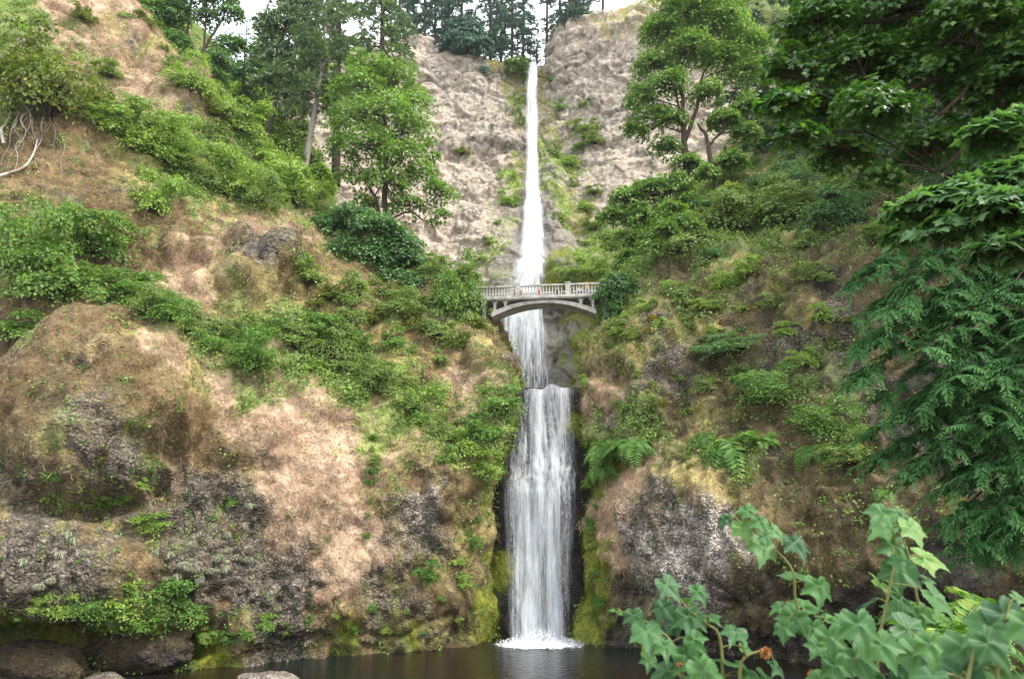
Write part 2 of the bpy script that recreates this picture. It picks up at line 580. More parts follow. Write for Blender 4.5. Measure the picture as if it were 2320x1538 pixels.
LP = [(250, 60, 'D'), (300, 120, 'D'), (280, 150, 'B', 30), (320, 170, 'B', 25), (350, 110, 'S', 25), (390, 200, 'B', 25), (380, 190, 'D'), (430, 230, 'D', 40), (330, 40, 'S', 40), (390, 120, 'S', 35), (450, 250, 'B', 30), (230, 20, 'D'), (210, 90, 'B', 35),
      (100, 180, 'G'), (60, 290, 'B'), (150, 300, 'B'), (100, 360, 'B'), (200, 350, 'B'), (30, 380, 'B'), (170, 400, 'B'),
      (260, 260, 'G', 50), (350, 320, 'L', 50), (440, 380, 'L', 50), (540, 440, 'L', 50), (630, 440, 'L', 50), (480, 310, 'G', 40), (300, 380, 'S', 40), (560, 370, 'G'),
      (300, 440, 'B', 40), (430, 450, 'G', 35), (520, 475, 'S', 40), (600, 505, 'D', 45), (655, 520, 'D', 40), (370, 500, 'B', 40), (450, 560, 'B', 40), (400, 610, 'D', 45), (500, 610, 'S', 40),
      (540, 590, 'R', 30), (620, 580, 'B', 35), (580, 640, 'R', 30), (520, 540, 'D', 45), (645, 620, 'B', 35), (475, 575, 'R', 20), (548, 548, 'R', 16), (618, 605, 'R', 22), (528, 640, 'R', 18), (405, 575, 'R', 16), (592, 668, 'P', 16), (345, 160, 'R', 16), (300, 100, 'R', 14), (430, 215, 'R', 14), (270, 150, 'R', 14), (340, 580, 'B', 40),
      (100, 550, 'G'), (250, 600, 'B', 45), (300, 660, 'G', 45), (350, 700, 'G', 40), (420, 740, 'G', 40), (480, 680, 'S', 45), (600, 690, 'S', 40), (700, 660, 'S', 45), (760, 690, 'B'), (800, 740, 'S'), (450, 640, 'D', 40),
      (550, 790, 'G'), (650, 800, 'G'), (720, 820, 'L'), (800, 860, 'L'), (880, 900, 'L'), (930, 950, 'L'), (1000, 1030, 'L', 45), (1070, 1070, 'L', 40), (1100, 950, 'G', 40), (1125, 890, 'G', 40),
      (100, 740, 'B'), (200, 770, 'B'), (250, 800, 'S', 25), (60, 850, 'B'), (150, 870, 'B'), (250, 870, 'B'), (200, 900, 'H', 25), (110, 930, 'H', 28), (300, 930, 'H', 25), (40, 1010, 'H', 30), (330, 900, 'B', 45), (30, 700, 'B'), (20, 950, 'B'),
      (210, 970, 'R', 40), (290, 990, 'R', 40), (150, 1050, 'R', 45), (250, 1070, 'R', 45), (60, 1020, 'B', 45), (350, 950, 'B', 40),
      (320, 800, 'D', 35), (375, 850, 'D', 35), (440, 870, 'S', 40), (520, 910, 'D', 45), (610, 910, 'D'), (690, 950, 'D'), (750, 1000, 'D', 45), (680, 880, 'L', 30), (580, 890, 'L', 22), (700, 1100, 'D', 60), (740, 1200, 'D', 60), (640, 1100, 'D', 45), (790, 1080, 'D', 40), (770, 1300, 'D', 45), (830, 1280, 'D', 40), (650, 1200, 'D', 40), (600, 1000, 'D', 35),
      (430, 980, 'B', 40), (500, 1000, 'B', 40), (560, 1030, 'B', 35), (400, 1060, 'D', 35), (440, 1060, 'B', 30),
      (450, 1120, 'R'), (520, 1130, 'R'), (400, 1190, 'R'), (500, 1220, 'R'), (420, 1280, 'R'), (560, 1260, 'R'), (620, 1330, 'R'), (60, 1150, 'R'), (150, 1200, 'R'), (50, 1250, 'R'), (150, 1300, 'R'), (250, 1280, 'R'), (100, 1360, 'R'), (200, 1150, 'B', 40), (330, 1250, 'B', 30), (350, 1130, 'B', 30),
      (300, 1400, 'G', 40), (400, 1390, 'G', 45), (480, 1420, 'B', 45), (560, 1400, 'R'), (660, 1400, 'R'), (720, 1430, 'B', 40), (760, 1440, 'M', 30), (450, 1470, 'M', 40), (250, 1480, 'M', 50), (80, 1490, 'M', 50),
      (900, 800, 'S'), (1000, 770, 'B', 45), (1050, 810, 'S', 40), (1100, 830, 'B', 35), (1130, 770, 'B', 30), (1060, 880, 'D', 40), (1000, 900, 'B', 40), (1140, 840, 'B', 30),
      (900, 1020, 'S', 40), (970, 1030, 'B', 40), (1000, 1090, 'B', 35), (900, 1090, 'B', 40), (1040, 1110, 'S', 30), (860, 980, 'D', 40),
      (920, 1160, 'P', 45), (980, 1180, 'R', 45), (900, 1230, 'R'), (870, 1340, 'R'), (960, 1330, 'B'), (1015, 1150, 'B', 30), (940, 1250, 'R'), (810, 1380, 'B', 40), (850, 1180, 'D', 25),
      (1065, 1200, 'S', 30), (1070, 1300, 'H', 28), (1040, 1390, 'H', 30), (1095, 1380, 'M', 18), (1108, 1150, 'M', 18), (1112, 1250, 'M', 18), (1085, 1230, 'S', 18), (900, 1430, 'M', 30), (980, 1420, 'B', 30), (1025, 1250, 'S', 30), (845, 1100, 'S', 20), (1130, 1040, 'M', 25), (1120, 1380, 'M', 30), (1010, 1330, 'S', 25),
      (860, 560, 'B'), (920, 620, 'B'), (850, 700, 'B'), (950, 700, 'B'), (800, 600, 'B'), (-300, 600, 'B', 150), (-300, 1100, 'R', 150), (-300, 100, 'G', 150), (1000, 650, 'G'), (880, 640, 'G')]
sheet('hillside_left', LEFT, 620, 560, LP, M['terrain'], amp=0.75, seed=3, big=0.6,
      bumps=[(215, 930, 250, 220, 3.2, 0.45), (190, 1165, 80, 26, -1.0, 0.9), (270, 1145, 70, 28, -1.3, 0.9), (340, 1095, 50, 34, -1.4, 0.9), (395, 1030, 34, 50, -1.4, 0.9), (600, 590, 110, 80, 2.0, 1), (560, 1010, 130, 60, 1.2, 1), (960, 1080, 110, 120, 1.4, 1), (60, 1290, 300, 130, 1.6, 0.7), (400, 220, 70, 50, 1.8, 0.8), (470, 565, 42, 34, 1.6, 0.7), (545, 535, 36, 30, 1.4, 0.7), (620, 590, 44, 46, 1.8, 0.6), (525, 625, 46, 30, 1.5, 0.7), (400, 560, 36, 40, 1.3, 0.7), (590, 655, 34, 30, 1.5, 0.6), (450, 640, 36, 26, 1.2, 0.7), (300, 90, 30, 22, 1.2, 0.7), (345, 150, 34, 24, 1.4, 0.7), (265, 140, 30, 26, 1.2, 0.7), (430, 205, 30, 26, 1.3, 0.7), (1000, 900, 40, 50, 1.2, 0.7), (1085, 800, 36, 50, 1.2, 0.7), (150, 1470, 340, 52, -3.2, 0.6), (1500, 1475, 160, 40, -2.0, 0.7), (330, 1040, 90, 40, -1.2, 0.8)])

RIGHT = [
    [(1310, 1490, 66), (1335, 1490, 57), (1420, 1500, 55), (1700, 1540, 50), (2000, 1600, 44), (2320, 1700, 36), (3000, 1900, 28)],
    [(1312, 1430, 66), (1340, 1430, 57), (1420, 1430, 55.5), (1700, 1460, 51.5), (2000, 1480, 47), (2320, 1490, 40), (3000, 1500, 32)],
    [(1310, 1260, 66), (1340, 1260, 57), (1450, 1260, 53.8), (1700, 1300, 49), (2000, 1260, 44.5), (2320, 1230, 39), (3000, 1200, 31)],
    [(1305, 1060, 67), (1342, 1060, 59), (1400, 1040, 56.5), (1600, 1040, 52.5), (1900, 1050, 48.5), (2320, 1040, 42), (3000, 1000, 34)],
    [(1300, 890, 68), (1312, 890, 61), (1400, 880, 58.5), (1600, 890, 56), (1900, 880, 52), (2320, 860, 45), (3000, 800, 37)],
    [(1370, 740, 77), (1362, 720, 67), (1420, 710, 63), (1600, 700, 60), (1900, 690, 55), (2320, 680, 48), (3000, 600, 40)],
    [(1420, 650, 82), (1425, 610, 71), (1500, 570, 67), (1700, 560, 63), (1950, 550, 58), (2320, 520, 51), (3000, 450, 43)],
    [(1440, 560, 90), (1480, 500, 79), (1600, 450, 74), (1800, 430, 70), (2050, 400, 64), (2320, 360, 57), (3000, 250, 48)],
    [(1480, 490, 98), (1560, 450, 90), (1700, 390, 86), (1900, 300, 80), (2100, 230, 74), (2320, 180, 68), (3000, 0, 58)],
    [(1560, 430, 108), (1650, 390, 104), (1750, 300, 98), (1900, 150, 94), (2100, 50, 88), (2320, -50, 82), (3000, -300, 74)],
    [(1600, 370, 118), (1700, 280, 116), (1800, 150, 112), (1950, -50, 110), (2150, -200, 105), (2320, -300, 100), (3000, -500, 95)],
]
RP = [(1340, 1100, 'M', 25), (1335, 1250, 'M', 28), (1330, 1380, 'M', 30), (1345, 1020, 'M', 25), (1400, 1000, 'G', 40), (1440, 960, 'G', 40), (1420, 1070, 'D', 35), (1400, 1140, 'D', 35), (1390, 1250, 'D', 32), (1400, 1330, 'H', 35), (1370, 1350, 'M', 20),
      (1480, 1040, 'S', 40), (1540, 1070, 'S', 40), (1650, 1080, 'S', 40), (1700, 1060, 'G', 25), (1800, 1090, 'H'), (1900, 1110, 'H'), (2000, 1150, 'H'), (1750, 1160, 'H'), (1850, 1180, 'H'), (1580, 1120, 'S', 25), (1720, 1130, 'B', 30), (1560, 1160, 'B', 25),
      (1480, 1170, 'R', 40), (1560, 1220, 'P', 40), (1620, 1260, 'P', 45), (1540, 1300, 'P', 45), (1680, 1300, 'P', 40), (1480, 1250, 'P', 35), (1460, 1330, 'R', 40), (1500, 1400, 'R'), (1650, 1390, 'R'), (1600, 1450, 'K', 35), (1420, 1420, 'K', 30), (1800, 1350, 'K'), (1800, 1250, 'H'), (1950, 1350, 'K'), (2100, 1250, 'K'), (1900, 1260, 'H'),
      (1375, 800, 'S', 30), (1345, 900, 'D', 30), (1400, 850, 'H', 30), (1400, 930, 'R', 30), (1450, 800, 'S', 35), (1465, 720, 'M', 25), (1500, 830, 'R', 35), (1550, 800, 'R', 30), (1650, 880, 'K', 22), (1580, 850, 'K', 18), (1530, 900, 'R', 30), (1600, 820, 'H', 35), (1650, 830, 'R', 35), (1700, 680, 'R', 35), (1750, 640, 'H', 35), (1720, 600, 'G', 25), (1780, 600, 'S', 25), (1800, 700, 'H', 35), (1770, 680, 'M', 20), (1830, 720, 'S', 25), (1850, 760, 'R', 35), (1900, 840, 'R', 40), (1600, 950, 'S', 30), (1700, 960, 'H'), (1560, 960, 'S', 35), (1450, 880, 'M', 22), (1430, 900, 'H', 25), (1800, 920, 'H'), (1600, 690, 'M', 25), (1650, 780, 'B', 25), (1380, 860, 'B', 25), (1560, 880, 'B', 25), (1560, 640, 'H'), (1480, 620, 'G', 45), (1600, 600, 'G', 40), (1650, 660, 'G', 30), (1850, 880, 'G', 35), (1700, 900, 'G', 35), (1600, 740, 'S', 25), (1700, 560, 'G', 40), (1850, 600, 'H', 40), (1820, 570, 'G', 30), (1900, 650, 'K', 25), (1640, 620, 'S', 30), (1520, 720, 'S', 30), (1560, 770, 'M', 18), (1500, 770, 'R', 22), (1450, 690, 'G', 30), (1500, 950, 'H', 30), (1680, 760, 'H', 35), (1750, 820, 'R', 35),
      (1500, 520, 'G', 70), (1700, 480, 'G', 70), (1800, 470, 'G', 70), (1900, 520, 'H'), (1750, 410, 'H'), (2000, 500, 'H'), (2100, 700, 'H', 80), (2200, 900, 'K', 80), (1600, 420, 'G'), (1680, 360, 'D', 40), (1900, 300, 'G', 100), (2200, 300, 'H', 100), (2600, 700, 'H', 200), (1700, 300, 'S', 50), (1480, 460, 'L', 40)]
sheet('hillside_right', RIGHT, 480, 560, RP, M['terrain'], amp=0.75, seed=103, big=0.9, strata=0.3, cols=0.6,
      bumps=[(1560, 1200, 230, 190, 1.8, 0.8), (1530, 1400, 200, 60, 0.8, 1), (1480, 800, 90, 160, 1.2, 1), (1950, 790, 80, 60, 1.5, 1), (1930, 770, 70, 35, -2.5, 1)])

AMPH = [
    [(500, 1000, 92), (900, 920, 92), (1120, 900, 96), (1230, 895, 98), (1330, 895, 95), (1500, 900, 90), (1800, 900, 88)],
    [(500, 760, 100), (800, 740, 99), (1050, 725, 99), (1180, 720, 100), (1290, 720, 101), (1400, 720, 97), (1600, 720, 92), (1850, 720, 90)],
    [(500, 620, 108), (700, 600, 106), (950, 600, 107), (1120, 600, 104.5), (1200, 600, 106), (1290, 590, 105), (1420, 590, 104), (1600, 580, 100), (1850, 560, 98)],
    [(450, 480, 116), (650, 480, 116), (950, 470, 118), (1120, 470, 117), (1205, 470, 118.5), (1290, 470, 117), (1420, 480, 114), (1700, 480, 108), (1950, 470, 104)],
    [(400, 330, 124), (600, 330, 125), (950, 330, 128), (1120, 330, 130), (1205, 330, 132), (1290, 330, 129), (1440, 330, 124), (1750, 330, 116), (2000, 320, 112)],
    [(380, 240, 130), (580, 230, 131), (940, 200, 134), (1100, 200, 138), (1205, 200, 140.5), (1280, 200, 136), (1440, 200, 130), (1750, 150, 121), (2050, 100, 118)],
    [(350, 190, 136), (560, 160, 137), (930, 85, 138), (1000, 115, 140), (1100, 135, 141), (1190, 152, 142), (1218, 152, 142), (1240, 135, 141), (1262, 70, 138), (1350, 28, 135), (1450, 2, 132), (1750, -60, 124), (2100, -150, 122)],
]
AP = [(1000, 130, 'E', 40), (950, 120, 'E', 40), (1060, 150, 'C', 40), (1000, 200, 'C'), (1080, 220, 'C'), (1050, 280, 'C'), (1120, 300, 'C'), (980, 260, 'E'), (1000, 340, 'C'), (1060, 330, 'R', 30), (1130, 340, 'R', 25), (1080, 380, 'E'), (1000, 400, 'E'), (1040, 430, 'C', 40), (1090, 440, 'E', 40), (1000, 460, 'E'), (1060, 500, 'R', 35), (1000, 520, 'E'), (960, 540, 'E'), (1050, 550, 'C', 40), (1000, 590, 'E'), (950, 620, 'E'), (1060, 610, 'W', 35),
      (1130, 480, 'L', 25), (1150, 400, 'L', 22), (1120, 550, 'L', 22), (1170, 460, 'W', 25), (1180, 380, 'S', 20), (1175, 520, 'W', 30), (1150, 610, 'W', 30), (1110, 600, 'L', 20), (1180, 300, 'S', 18), (1180, 230, 'G', 18), (1170, 170, 'S', 25),
      (1235, 180, 'S', 18), (1232, 250, 'S', 18), (1260, 240, 'G', 20), (1245, 300, 'S', 20), (1300, 330, 'R', 30), (1260, 350, 'L', 22), (1290, 400, 'L', 25), (1245, 400, 'W', 20), (1240, 440, 'M', 16), (1245, 500, 'W', 22), (1270, 480, 'L', 25), (1320, 460, 'S', 30), (1320, 530, 'L', 30), (1370, 540, 'L', 30), (1290, 530, 'W', 22), (1330, 580, 'W', 35), (1262, 590, 'M', 20), (1260, 555, 'M', 18), (1255, 625, 'M', 20), (1300, 570, 'W', 25), (1345, 560, 'L', 28), (1300, 620, 'L', 22), (1370, 610, 'L', 30), (1400, 640, 'L'), (1235, 540, 'W', 20), (1225, 610, 'K', 14),
      (1300, 160, 'C'), (1360, 120, 'C'), (1420, 100, 'E'), (1300, 110, 'C', 35), (1380, 200, 'C'), (1430, 220, 'C'), (1310, 220, 'C'), (1340, 280, 'C'), (1400, 300, 'E'), (1420, 380, 'E'), (1380, 350, 'C'), (1400, 440, 'E', 40), (1440, 500, 'L', 40), (1350, 400, 'C', 30), (1310, 280, 'G', 22), (1350, 50, 'S', 30), (1420, 20, 'S', 30), (1310, 80, 'E', 30),
      (1280, 740, 'W', 30), (1310, 735, 'M', 20), (1250, 800, 'W', 30), (1275, 780, 'M', 16), (1250, 850, 'W', 30), (1215, 840, 'K', 20), (1310, 780, 'M', 25), (1340, 850, 'G', 30), (1330, 720, 'M', 28), (1130, 740, 'M', 22), (1160, 800, 'K', 30), (1200, 720, 'K', 30), (1290, 850, 'M', 25), (1340, 680, 'M', 25), (1270, 690, 'K', 20),
      (700, 250, 'E', 80), (650, 400, 'E', 80), (760, 420, 'E', 60), (740, 330, 'E', 60), (800, 550, 'E', 80), (600, 600, 'G', 80), (1600, 200, 'E', 80), (1600, 350, 'E', 60), (1700, 100, 'G', 80), (1600, 600, 'G', 100), (1900, 300, 'G', 120), (500, 200, 'G', 80)]
sheet('upper_cliff', AMPH, 560, 560, AP, M['upper'], amp=0.9, seed=203, extra=(0, 34, 5), block=0.75, strata=0.8, lump=0.1, cols=0.15, big=1.7, fine=0.22,
      bumps=[(1330, 640, 110, 70, 2.5, 1), (1245, 420, 45, 70, 1.5, 1), (1260, 560, 50, 90, 2.0, 1), (1150, 620, 50, 60, 1.5, 1), (1080, 315, 110, 40, 1.6, 0.8), (1060, 350, 90, 22, -1.6, 1), (1340, 190, 100, 60, 1.5, 1)])

BACK = [
    [(-100, 700, 98), (300, 650, 100), (500, 640, 100), (750, 640, 98), (950, 720, 96), (1085, 780, 95)],
    [(-100, 250, 105), (250, 200, 104), (400, 300, 101), (600, 420, 99), (720, 520, 98), (900, 610, 100), (1040, 690, 101)],
    [(-100, 0, 110), (200, 0, 108), (350, 80, 106), (480, 200, 104), (600, 330, 102), (700, 440, 104), (800, 560, 109), (880, 620, 113)],
    [(-100, -300, 118), (150, -150, 116), (300, -40, 114), (430, 60, 112), (560, 200, 112), (660, 320, 113), (720, 420, 117), (780, 520, 120)],
    [(-100, -400, 135), (150, -240, 133), (300, -80, 130), (420, 40, 128), (550, 180, 126), (640, 300, 125), (680, 400, 126), (720, 500, 128)],
]
sheet('hillside_back', BACK, 260, 260, [(450, 150, 'G', 80), (520, 250, 'L', 60), (600, 340, 'L', 60), (680, 430, 'L', 60), (350, 60, 'S', 60), (640, 400, 'S', 40), (800, 560, 'E', 60), (730, 480, 'E', 40), (900, 640, 'G', 80)],
      M['terrain'], amp=0.8, seed=303)

# the rock face behind the lower fall, and the creek bed above its lip
FACE = [
    [(1095, 1490, 60), (1150, 1490, 58.2), (1230, 1490, 57.8), (1300, 1490, 58.2), (1350, 1490, 60)],
    [(1095, 1440, 60), (1150, 1440, 58.5), (1230, 1440, 58), (1300, 1440, 58.5), (1350, 1440, 60)],
    [(1100, 1250, 60.5), (1150, 1250, 59.2), (1230, 1250, 58.7), (1300, 1250, 59), (1350, 1250, 60.5)],
    [(1110, 1110, 61), (1150, 1105, 59.6), (1230, 1110, 59.2), (1300, 1100, 59.6), (1345, 1100, 61)],
    [(1120, 1060, 62), (1160, 1050, 60.9), (1230, 1050, 60.6), (1295, 1050, 60.9), (1345, 1060, 62)],
    [(1140, 930, 63), (1175, 925, 61.8), (1235, 925, 61.3), (1290, 925, 61.6), (1340, 930, 63)],
    [(1140, 885, 63), (1178, 883, 62), (1235, 886, 61.6), (1292, 881, 61.8), (1340, 880, 63)],
    [(1140, 885, 66), (1178, 883.5, 66), (1235, 886, 66), (1292, 882, 66), (1340, 882, 66)],
    [(1100, 887, 82), (1178, 886, 82), (1235, 888, 82), (1292, 886, 82), (1360, 886, 82)],
    [(1080, 889, 100), (1178, 888, 100), (1235, 890, 100), (1292, 888, 100), (1380, 888, 100)],
]
sheet('wet_rock_face', FACE, 150, 330, [(1230, 950, 'K', 60), (1230, 1200, 'K', 60), (1230, 1400, 'K', 60), (1130, 1200, 'K', 30), (1112, 1300, 'M', 20), (1325, 1200, 'M', 12), (1310, 1000, 'K', 20), (1320, 930, 'M', 20), (1145, 980, 'K', 25), (1130, 930, 'M', 20), (1120, 1420, 'M', 20), (1300, 1400, 'K', 20)],
      M['terrain'], amp=0.35, seed=403, lump=0.5)


def hit(px, py, only=None, ymin=8.0):
    d = Vector(ray(px, py))
    best = None
    for k, s in SHEETS.items():
        if only and k != only:
            continue
        r = s['bvh'].ray_cast(d * 2.0, d)
        if r[0] is not None and (best is None or r[3] < best[2]):
            n = r[1]
            if n.dot(d) > 0:
                n = -n
            best = (np.array(r[0]), np.array(n), r[3])
    if best is None:
        return W(px, py, 100), np.array([0, -0.7, 0.7]), 100
    return best

# ------------------------------------------------------------------ water
def water_mat(name, sx, sz, lo, hi, seed, broad=0.5):
    t = NT(name)
    tc = t.new("TexCoord").outputs["Object"]

    def streak(fx, fz, det, rough):
        mp = t.new("Mapping")
        t.l.new(tc, mp.inputs[0])
        mp.inputs["Scale"].default_value = (sx * fx, sx * fx * 0.4, sz * fz)
        mp.inputs["Location"].default_value = (seed + fx, seed * 2, 0)
        return t.noise(mp.outputs[0], 1.0, det, rough)
    n0, n1, n2, n3 = streak(0.28, 0.5, 3, 0.5), streak(1, 1, 5, 0.6), streak(3.3, 3.0, 5, 0.65), streak(2.6, 22.0, 5, 0.7)
    u = t.attr("u").outputs["Fac"]
    dens = t.attr("dens").outputs["Fac"]
    e = t.math('SUBTRACT', 1.0, t.math('ABSOLUTE', t.math('SUBTRACT', t.math('MULTIPLY', u, 2.0), 1.0)))
    e = t.math('ADD', e, t.math('MULTIPLY', t.math('SUBTRACT', n1, 0.5), 0.9))
    edge = t.rng(e, 0.0, 0.5, 0.0, 1.0)
    k = t.math('ADD', t.math('MULTIPLY', n0, broad), t.math('MULTIPLY', n1, 0.35))
    k = t.math('ADD', k, t.math('MULTIPLY', n2, 0.22))
    k = t.math('ADD', k, t.math('MULTIPLY', n3, 0.07))
    k = t.math('ADD', t.math('MULTIPLY', t.math('SUBTRACT', k, 0.5 * broad + 0.425), 1.6), dens)
    a = t.math('MULTIPLY', t.rng(k, lo, hi, 0.0, 1.0), edge)
    c = t.mix(t.rng(n2, 0.35, 0.65, 0, 1), (0.72, 0.77, 0.82), (0.90, 0.91, 0.93))
    p = t.prin(c, 0.6, 0.3, t.bump(k, 0.9, 0.4))
    tr = t.new("BsdfTranslucent")
    tr.inputs["Color"].default_value = (0.8, 0.83, 0.86, 1)
    w = t.mixs(0.25, p, tr.outputs[0])
    tp = t.new("BsdfTransparent")
    return t.done(t.mixs(a, tp.outputs[0], w))


def cover_mat(name, stops, rough=0.95):
    t = NT(name)
    c = t.ramp(t.attr("rnd").outputs["Fac"], stops)
    p = t.prin(c, rough, 0.1)
    tr = t.new("BsdfTranslucent")
    t.l.new(c, tr.inputs["Color"])
    return t.done(t.mixs(0.25, p, tr.outputs[0]))


t = NT('falling_water_drops')
M['white'] = t.done(t.mixs(0.6, t.new('BsdfTransparent').outputs[0], t.prin((0.88, 0.9, 0.92), 0.5, 0.3)))
M['dry'] = cover_mat("dry_grass_blade", [(0, (0.20, 0.125, 0.07)), (0.35, (0.37, 0.25, 0.165)), (0.8, (0.52, 0.375, 0.27)), (1, (0.62, 0.48, 0.36))])
M['straw'] = cover_mat("straw_blade", [(0, (0.17, 0.13, 0.05)), (0.5, (0.29, 0.25, 0.10)), (1, (0.44, 0.38, 0.19))])
M['brown'] = cover_mat("brown_moss_tuft", [(0, (0.055, 0.038, 0.018)), (0.4, (0.115, 0.08, 0.035)), (0.75, (0.19, 0.14, 0.065)), (1, (0.32, 0.24, 0.13))])
M['mossy'] = cover_mat("wet_moss_tuft", [(0, (0.07, 0.085, 0.008)), (0.5, (0.18, 0.21, 0.015)), (1, (0.32, 0.36, 0.05))])
M['lichen'] = cover_mat("pale_lichen", [(0, (0.20, 0.20, 0.13)), (0.5, (0.33, 0.34, 0.23)), (1, (0.46, 0.46, 0.34))])
M['ochre_moss'] = cover_mat("ochre_moss", [(0, (0.10, 0.085, 0.012)), (0.5, (0.20, 0.17, 0.025)), (1, (0.30, 0.26, 0.05))])

WATER_Z = -9.95
t = NT("pool_water")
tc = t.new("TexCoord").outputs["Object"]
mp = t.new("Mapping")
t.l.new(tc, mp.inputs[0])
mp.inputs["Scale"].default_value = (0.9, 2.0, 1)
nn = t.noise(mp.outputs[0], 1.6, 4, 0.55)
n0 = t.noise(tc, 0.12, 3, 0.5)
cc = t.ramp(n0, [(0.38, (0.014, 0.009, 0.005)), (0.6, (0.006, 0.010, 0.010))])
psh = t.prin(cc, 0.12, 0.5, t.bump(nn, 0.45, 0.16))
psh.node.inputs['IOR'].default_value = 1.33
M['pool'] = t.done(psh)
xs = np.linspace(-80, 80, 2)
pv = np.array([(-90, 4, WATER_Z), (90, 4, WATER_Z), (90, 68, WATER_Z), (-90, 68, WATER_Z)])
tag(mesh_np('pool_water', pv, np.array([[0, 1, 2, 3]]), M['pool']), kind='structure')

# near bank below the viewing place
bx, by = np.meshgrid(np.linspace(-60, 60, 61), np.array([-60, -30, -10, -4, 0, 2, 3.5, 4.6, 5.4, 6.2, 7.5]))
bz = np.where(by < 4.7, -1.75, -1.75 - (by - 4.6) * 3.2)
bP = np.stack([bx.ravel(), by.ravel(), bz.ravel()], 1)
bP[:, 2] += 0.12 * fbm(bP, 0.6, 3, 900)
ii = np.arange(len(bP)).reshape(bx.shape)
bF = np.stack([ii[:-1, :-1], ii[:-1, 1:], ii[1:, 1:], ii[1:, :-1]], -1).reshape(-1, 4)
tag(mesh_np('near_bank', bP, bF, M['terrain'], vattr={"rock": np.full(len(bP), 0.2)}, vcol=np.tile(COL['B'], (len(bP), 1)), smooth=True), kind='structure')


def sheet_water(rows, key, off, nu, nv, seed, fold):
    """rows: (py, x_left, x_right, density); rides in front of the rock face it falls down"""
    py = np.array([r[0] for r in rows], float)
    q = np.linspace(py[0], py[-1], nv)
    xl = np.interp(q, py, [r[1] for r in rows])
    xr = np.interp(q, py, [r[2] for r in rows])
    dn = np.interp(q, py, [r[3] for r in rows])
    Ys = []
    for j in range(nv):
        b = [hit(xl[j] * (1 - s) + xr[j] * s, q[j], key) for s in (0.15, 0.5, 0.85)]
        Ys.append(np.median([p[0][1] for p in b if p[2] < 400] or [Ys[-1] if Ys else 60]))
    Ys = np.array(Ys)
    Ys = np.minimum.accumulate(Ys[::1]) if key == 'x' else Ys
    w = 45 if key == 'upper_cliff' else 15
    Ys = np.convolve(np.pad(Ys, w // 2, mode='edge'), np.ones(w) / w, 'valid')
    Ys = np.convolve(np.pad(Ys, w // 2, mode='edge'), np.ones(w) / w, 'valid') - off
    V, U, Dn = [], [], []
    us = np.linspace(0, 1, nu)
    for j in range(nv):
        for s in us:
            lip = 5.0 * math.exp(-j / 6.0) * (math.sin(s * 17 + 1) * 0.6 + math.sin(s * 7.3) - 0.3) if key == 'wet_rock_face' else 0
            V.append(W(xl[j] * (1 - s) + xr[j] * s, q[j] + lip, Ys[j]))
            U.append(s)
            Dn.append(dn[j])
    V = np.array(V)
    Q = V * np.array([fold[0], fold[0], fold[1]])
    V[:, 1] -= fold[2] * fbm(Q, 1.0, 3, seed) + fold[3] * (1 - (2 * np.array(U) - 1) ** 2)
    i = np.arange(nv * nu).reshape(nv, nu)
    Fq = np.stack([i[:-1, :-1], i[1:, :-1], i[1:, 1:], i[:-1, 1:]], -1).reshape(-1, 4)
    return V, Fq, np.array(U), np.array(Dn)


def strands(V, nu, nv, n, ln, wd, seed, umin=0.08, umax=0.92, dens=None):
    r = np.random.default_rng(seed)
    g = V.reshape(nv, nu, 3)
    j = r.integers(0, nv - 2, n)
    if dens is not None:
        keep = r.random(n) < dens[j]
        j = j[keep]
    n = len(j)
    u = r.uniform(umin, umax, n) * (nu - 1)
    a = u.astype(int)
    f = (u - a)[:, None]
    p = g[j, a] * (1 - f) + g[j, np.minimum(a + 1, nu - 1)] * f
    p = p + np.stack([r.normal(0, 0.05, n), -r.random(n) * 0.35, r.normal(0, 0.1, n)], 1)
    L = r.uniform(ln[0], ln[1], n)
    w = r.uniform(wd[0], wd[1], n)
    dx = r.normal(0, 0.03, n) * L
    ang = r.uniform(-0.7, 0.7, n)
    wx, wy = w * np.cos(ang), w * np.sin(ang)
    z = np.zeros(n)
    q = np.stack([p, p + np.stack([wx, wy, -L * 0.6], 1), p + np.stack([dx, z, -L], 1), p + np.stack([-wx, -wy, -L * 0.6], 1)], 1)
    return q.reshape(-1, 3), np.arange(4 * n).reshape(n, 4)


def fall(name, label, rows, key, layers, nu, nv, fold, mats, st):
    r0 = root(name, W(0.5 * (rows[-1][1] + rows[-1][2]), rows[-1][0], hit(0.5 * (rows[-1][1] + rows[-1][2]), rows[-1][0], key)[0][1]), label, 'waterfall')
    first = None
    for k, (off, grow) in enumerate(layers):
        rr = [(p, l - grow, r + grow, d) for p, l, r, d in rows]
        V, Fq, U, Dn = sheet_water(rr, key, off, nu, nv, 40 + k * 7, fold)
        if first is None:
            first = V
        mesh_np('water_sheet', V, Fq, mats[k], r0, vattr={"u": U, "dens": Dn}, smooth=True)
    q = np.linspace(rows[0][0], rows[-1][0], nv)
    dn = np.interp(q, [r[0] for r in rows], [r[3] for r in rows])
    V, Fq = strands(first, nu, nv, st[0], st[1], st[2], 5, dens=np.clip(dn + 0.2, 0, 1))
    mesh_np('falling_drops', V, Fq, M['white'], r0, fattr={"rnd": RNG.random(len(Fq))})
    r0["kind"] = 'structure'
    return r0


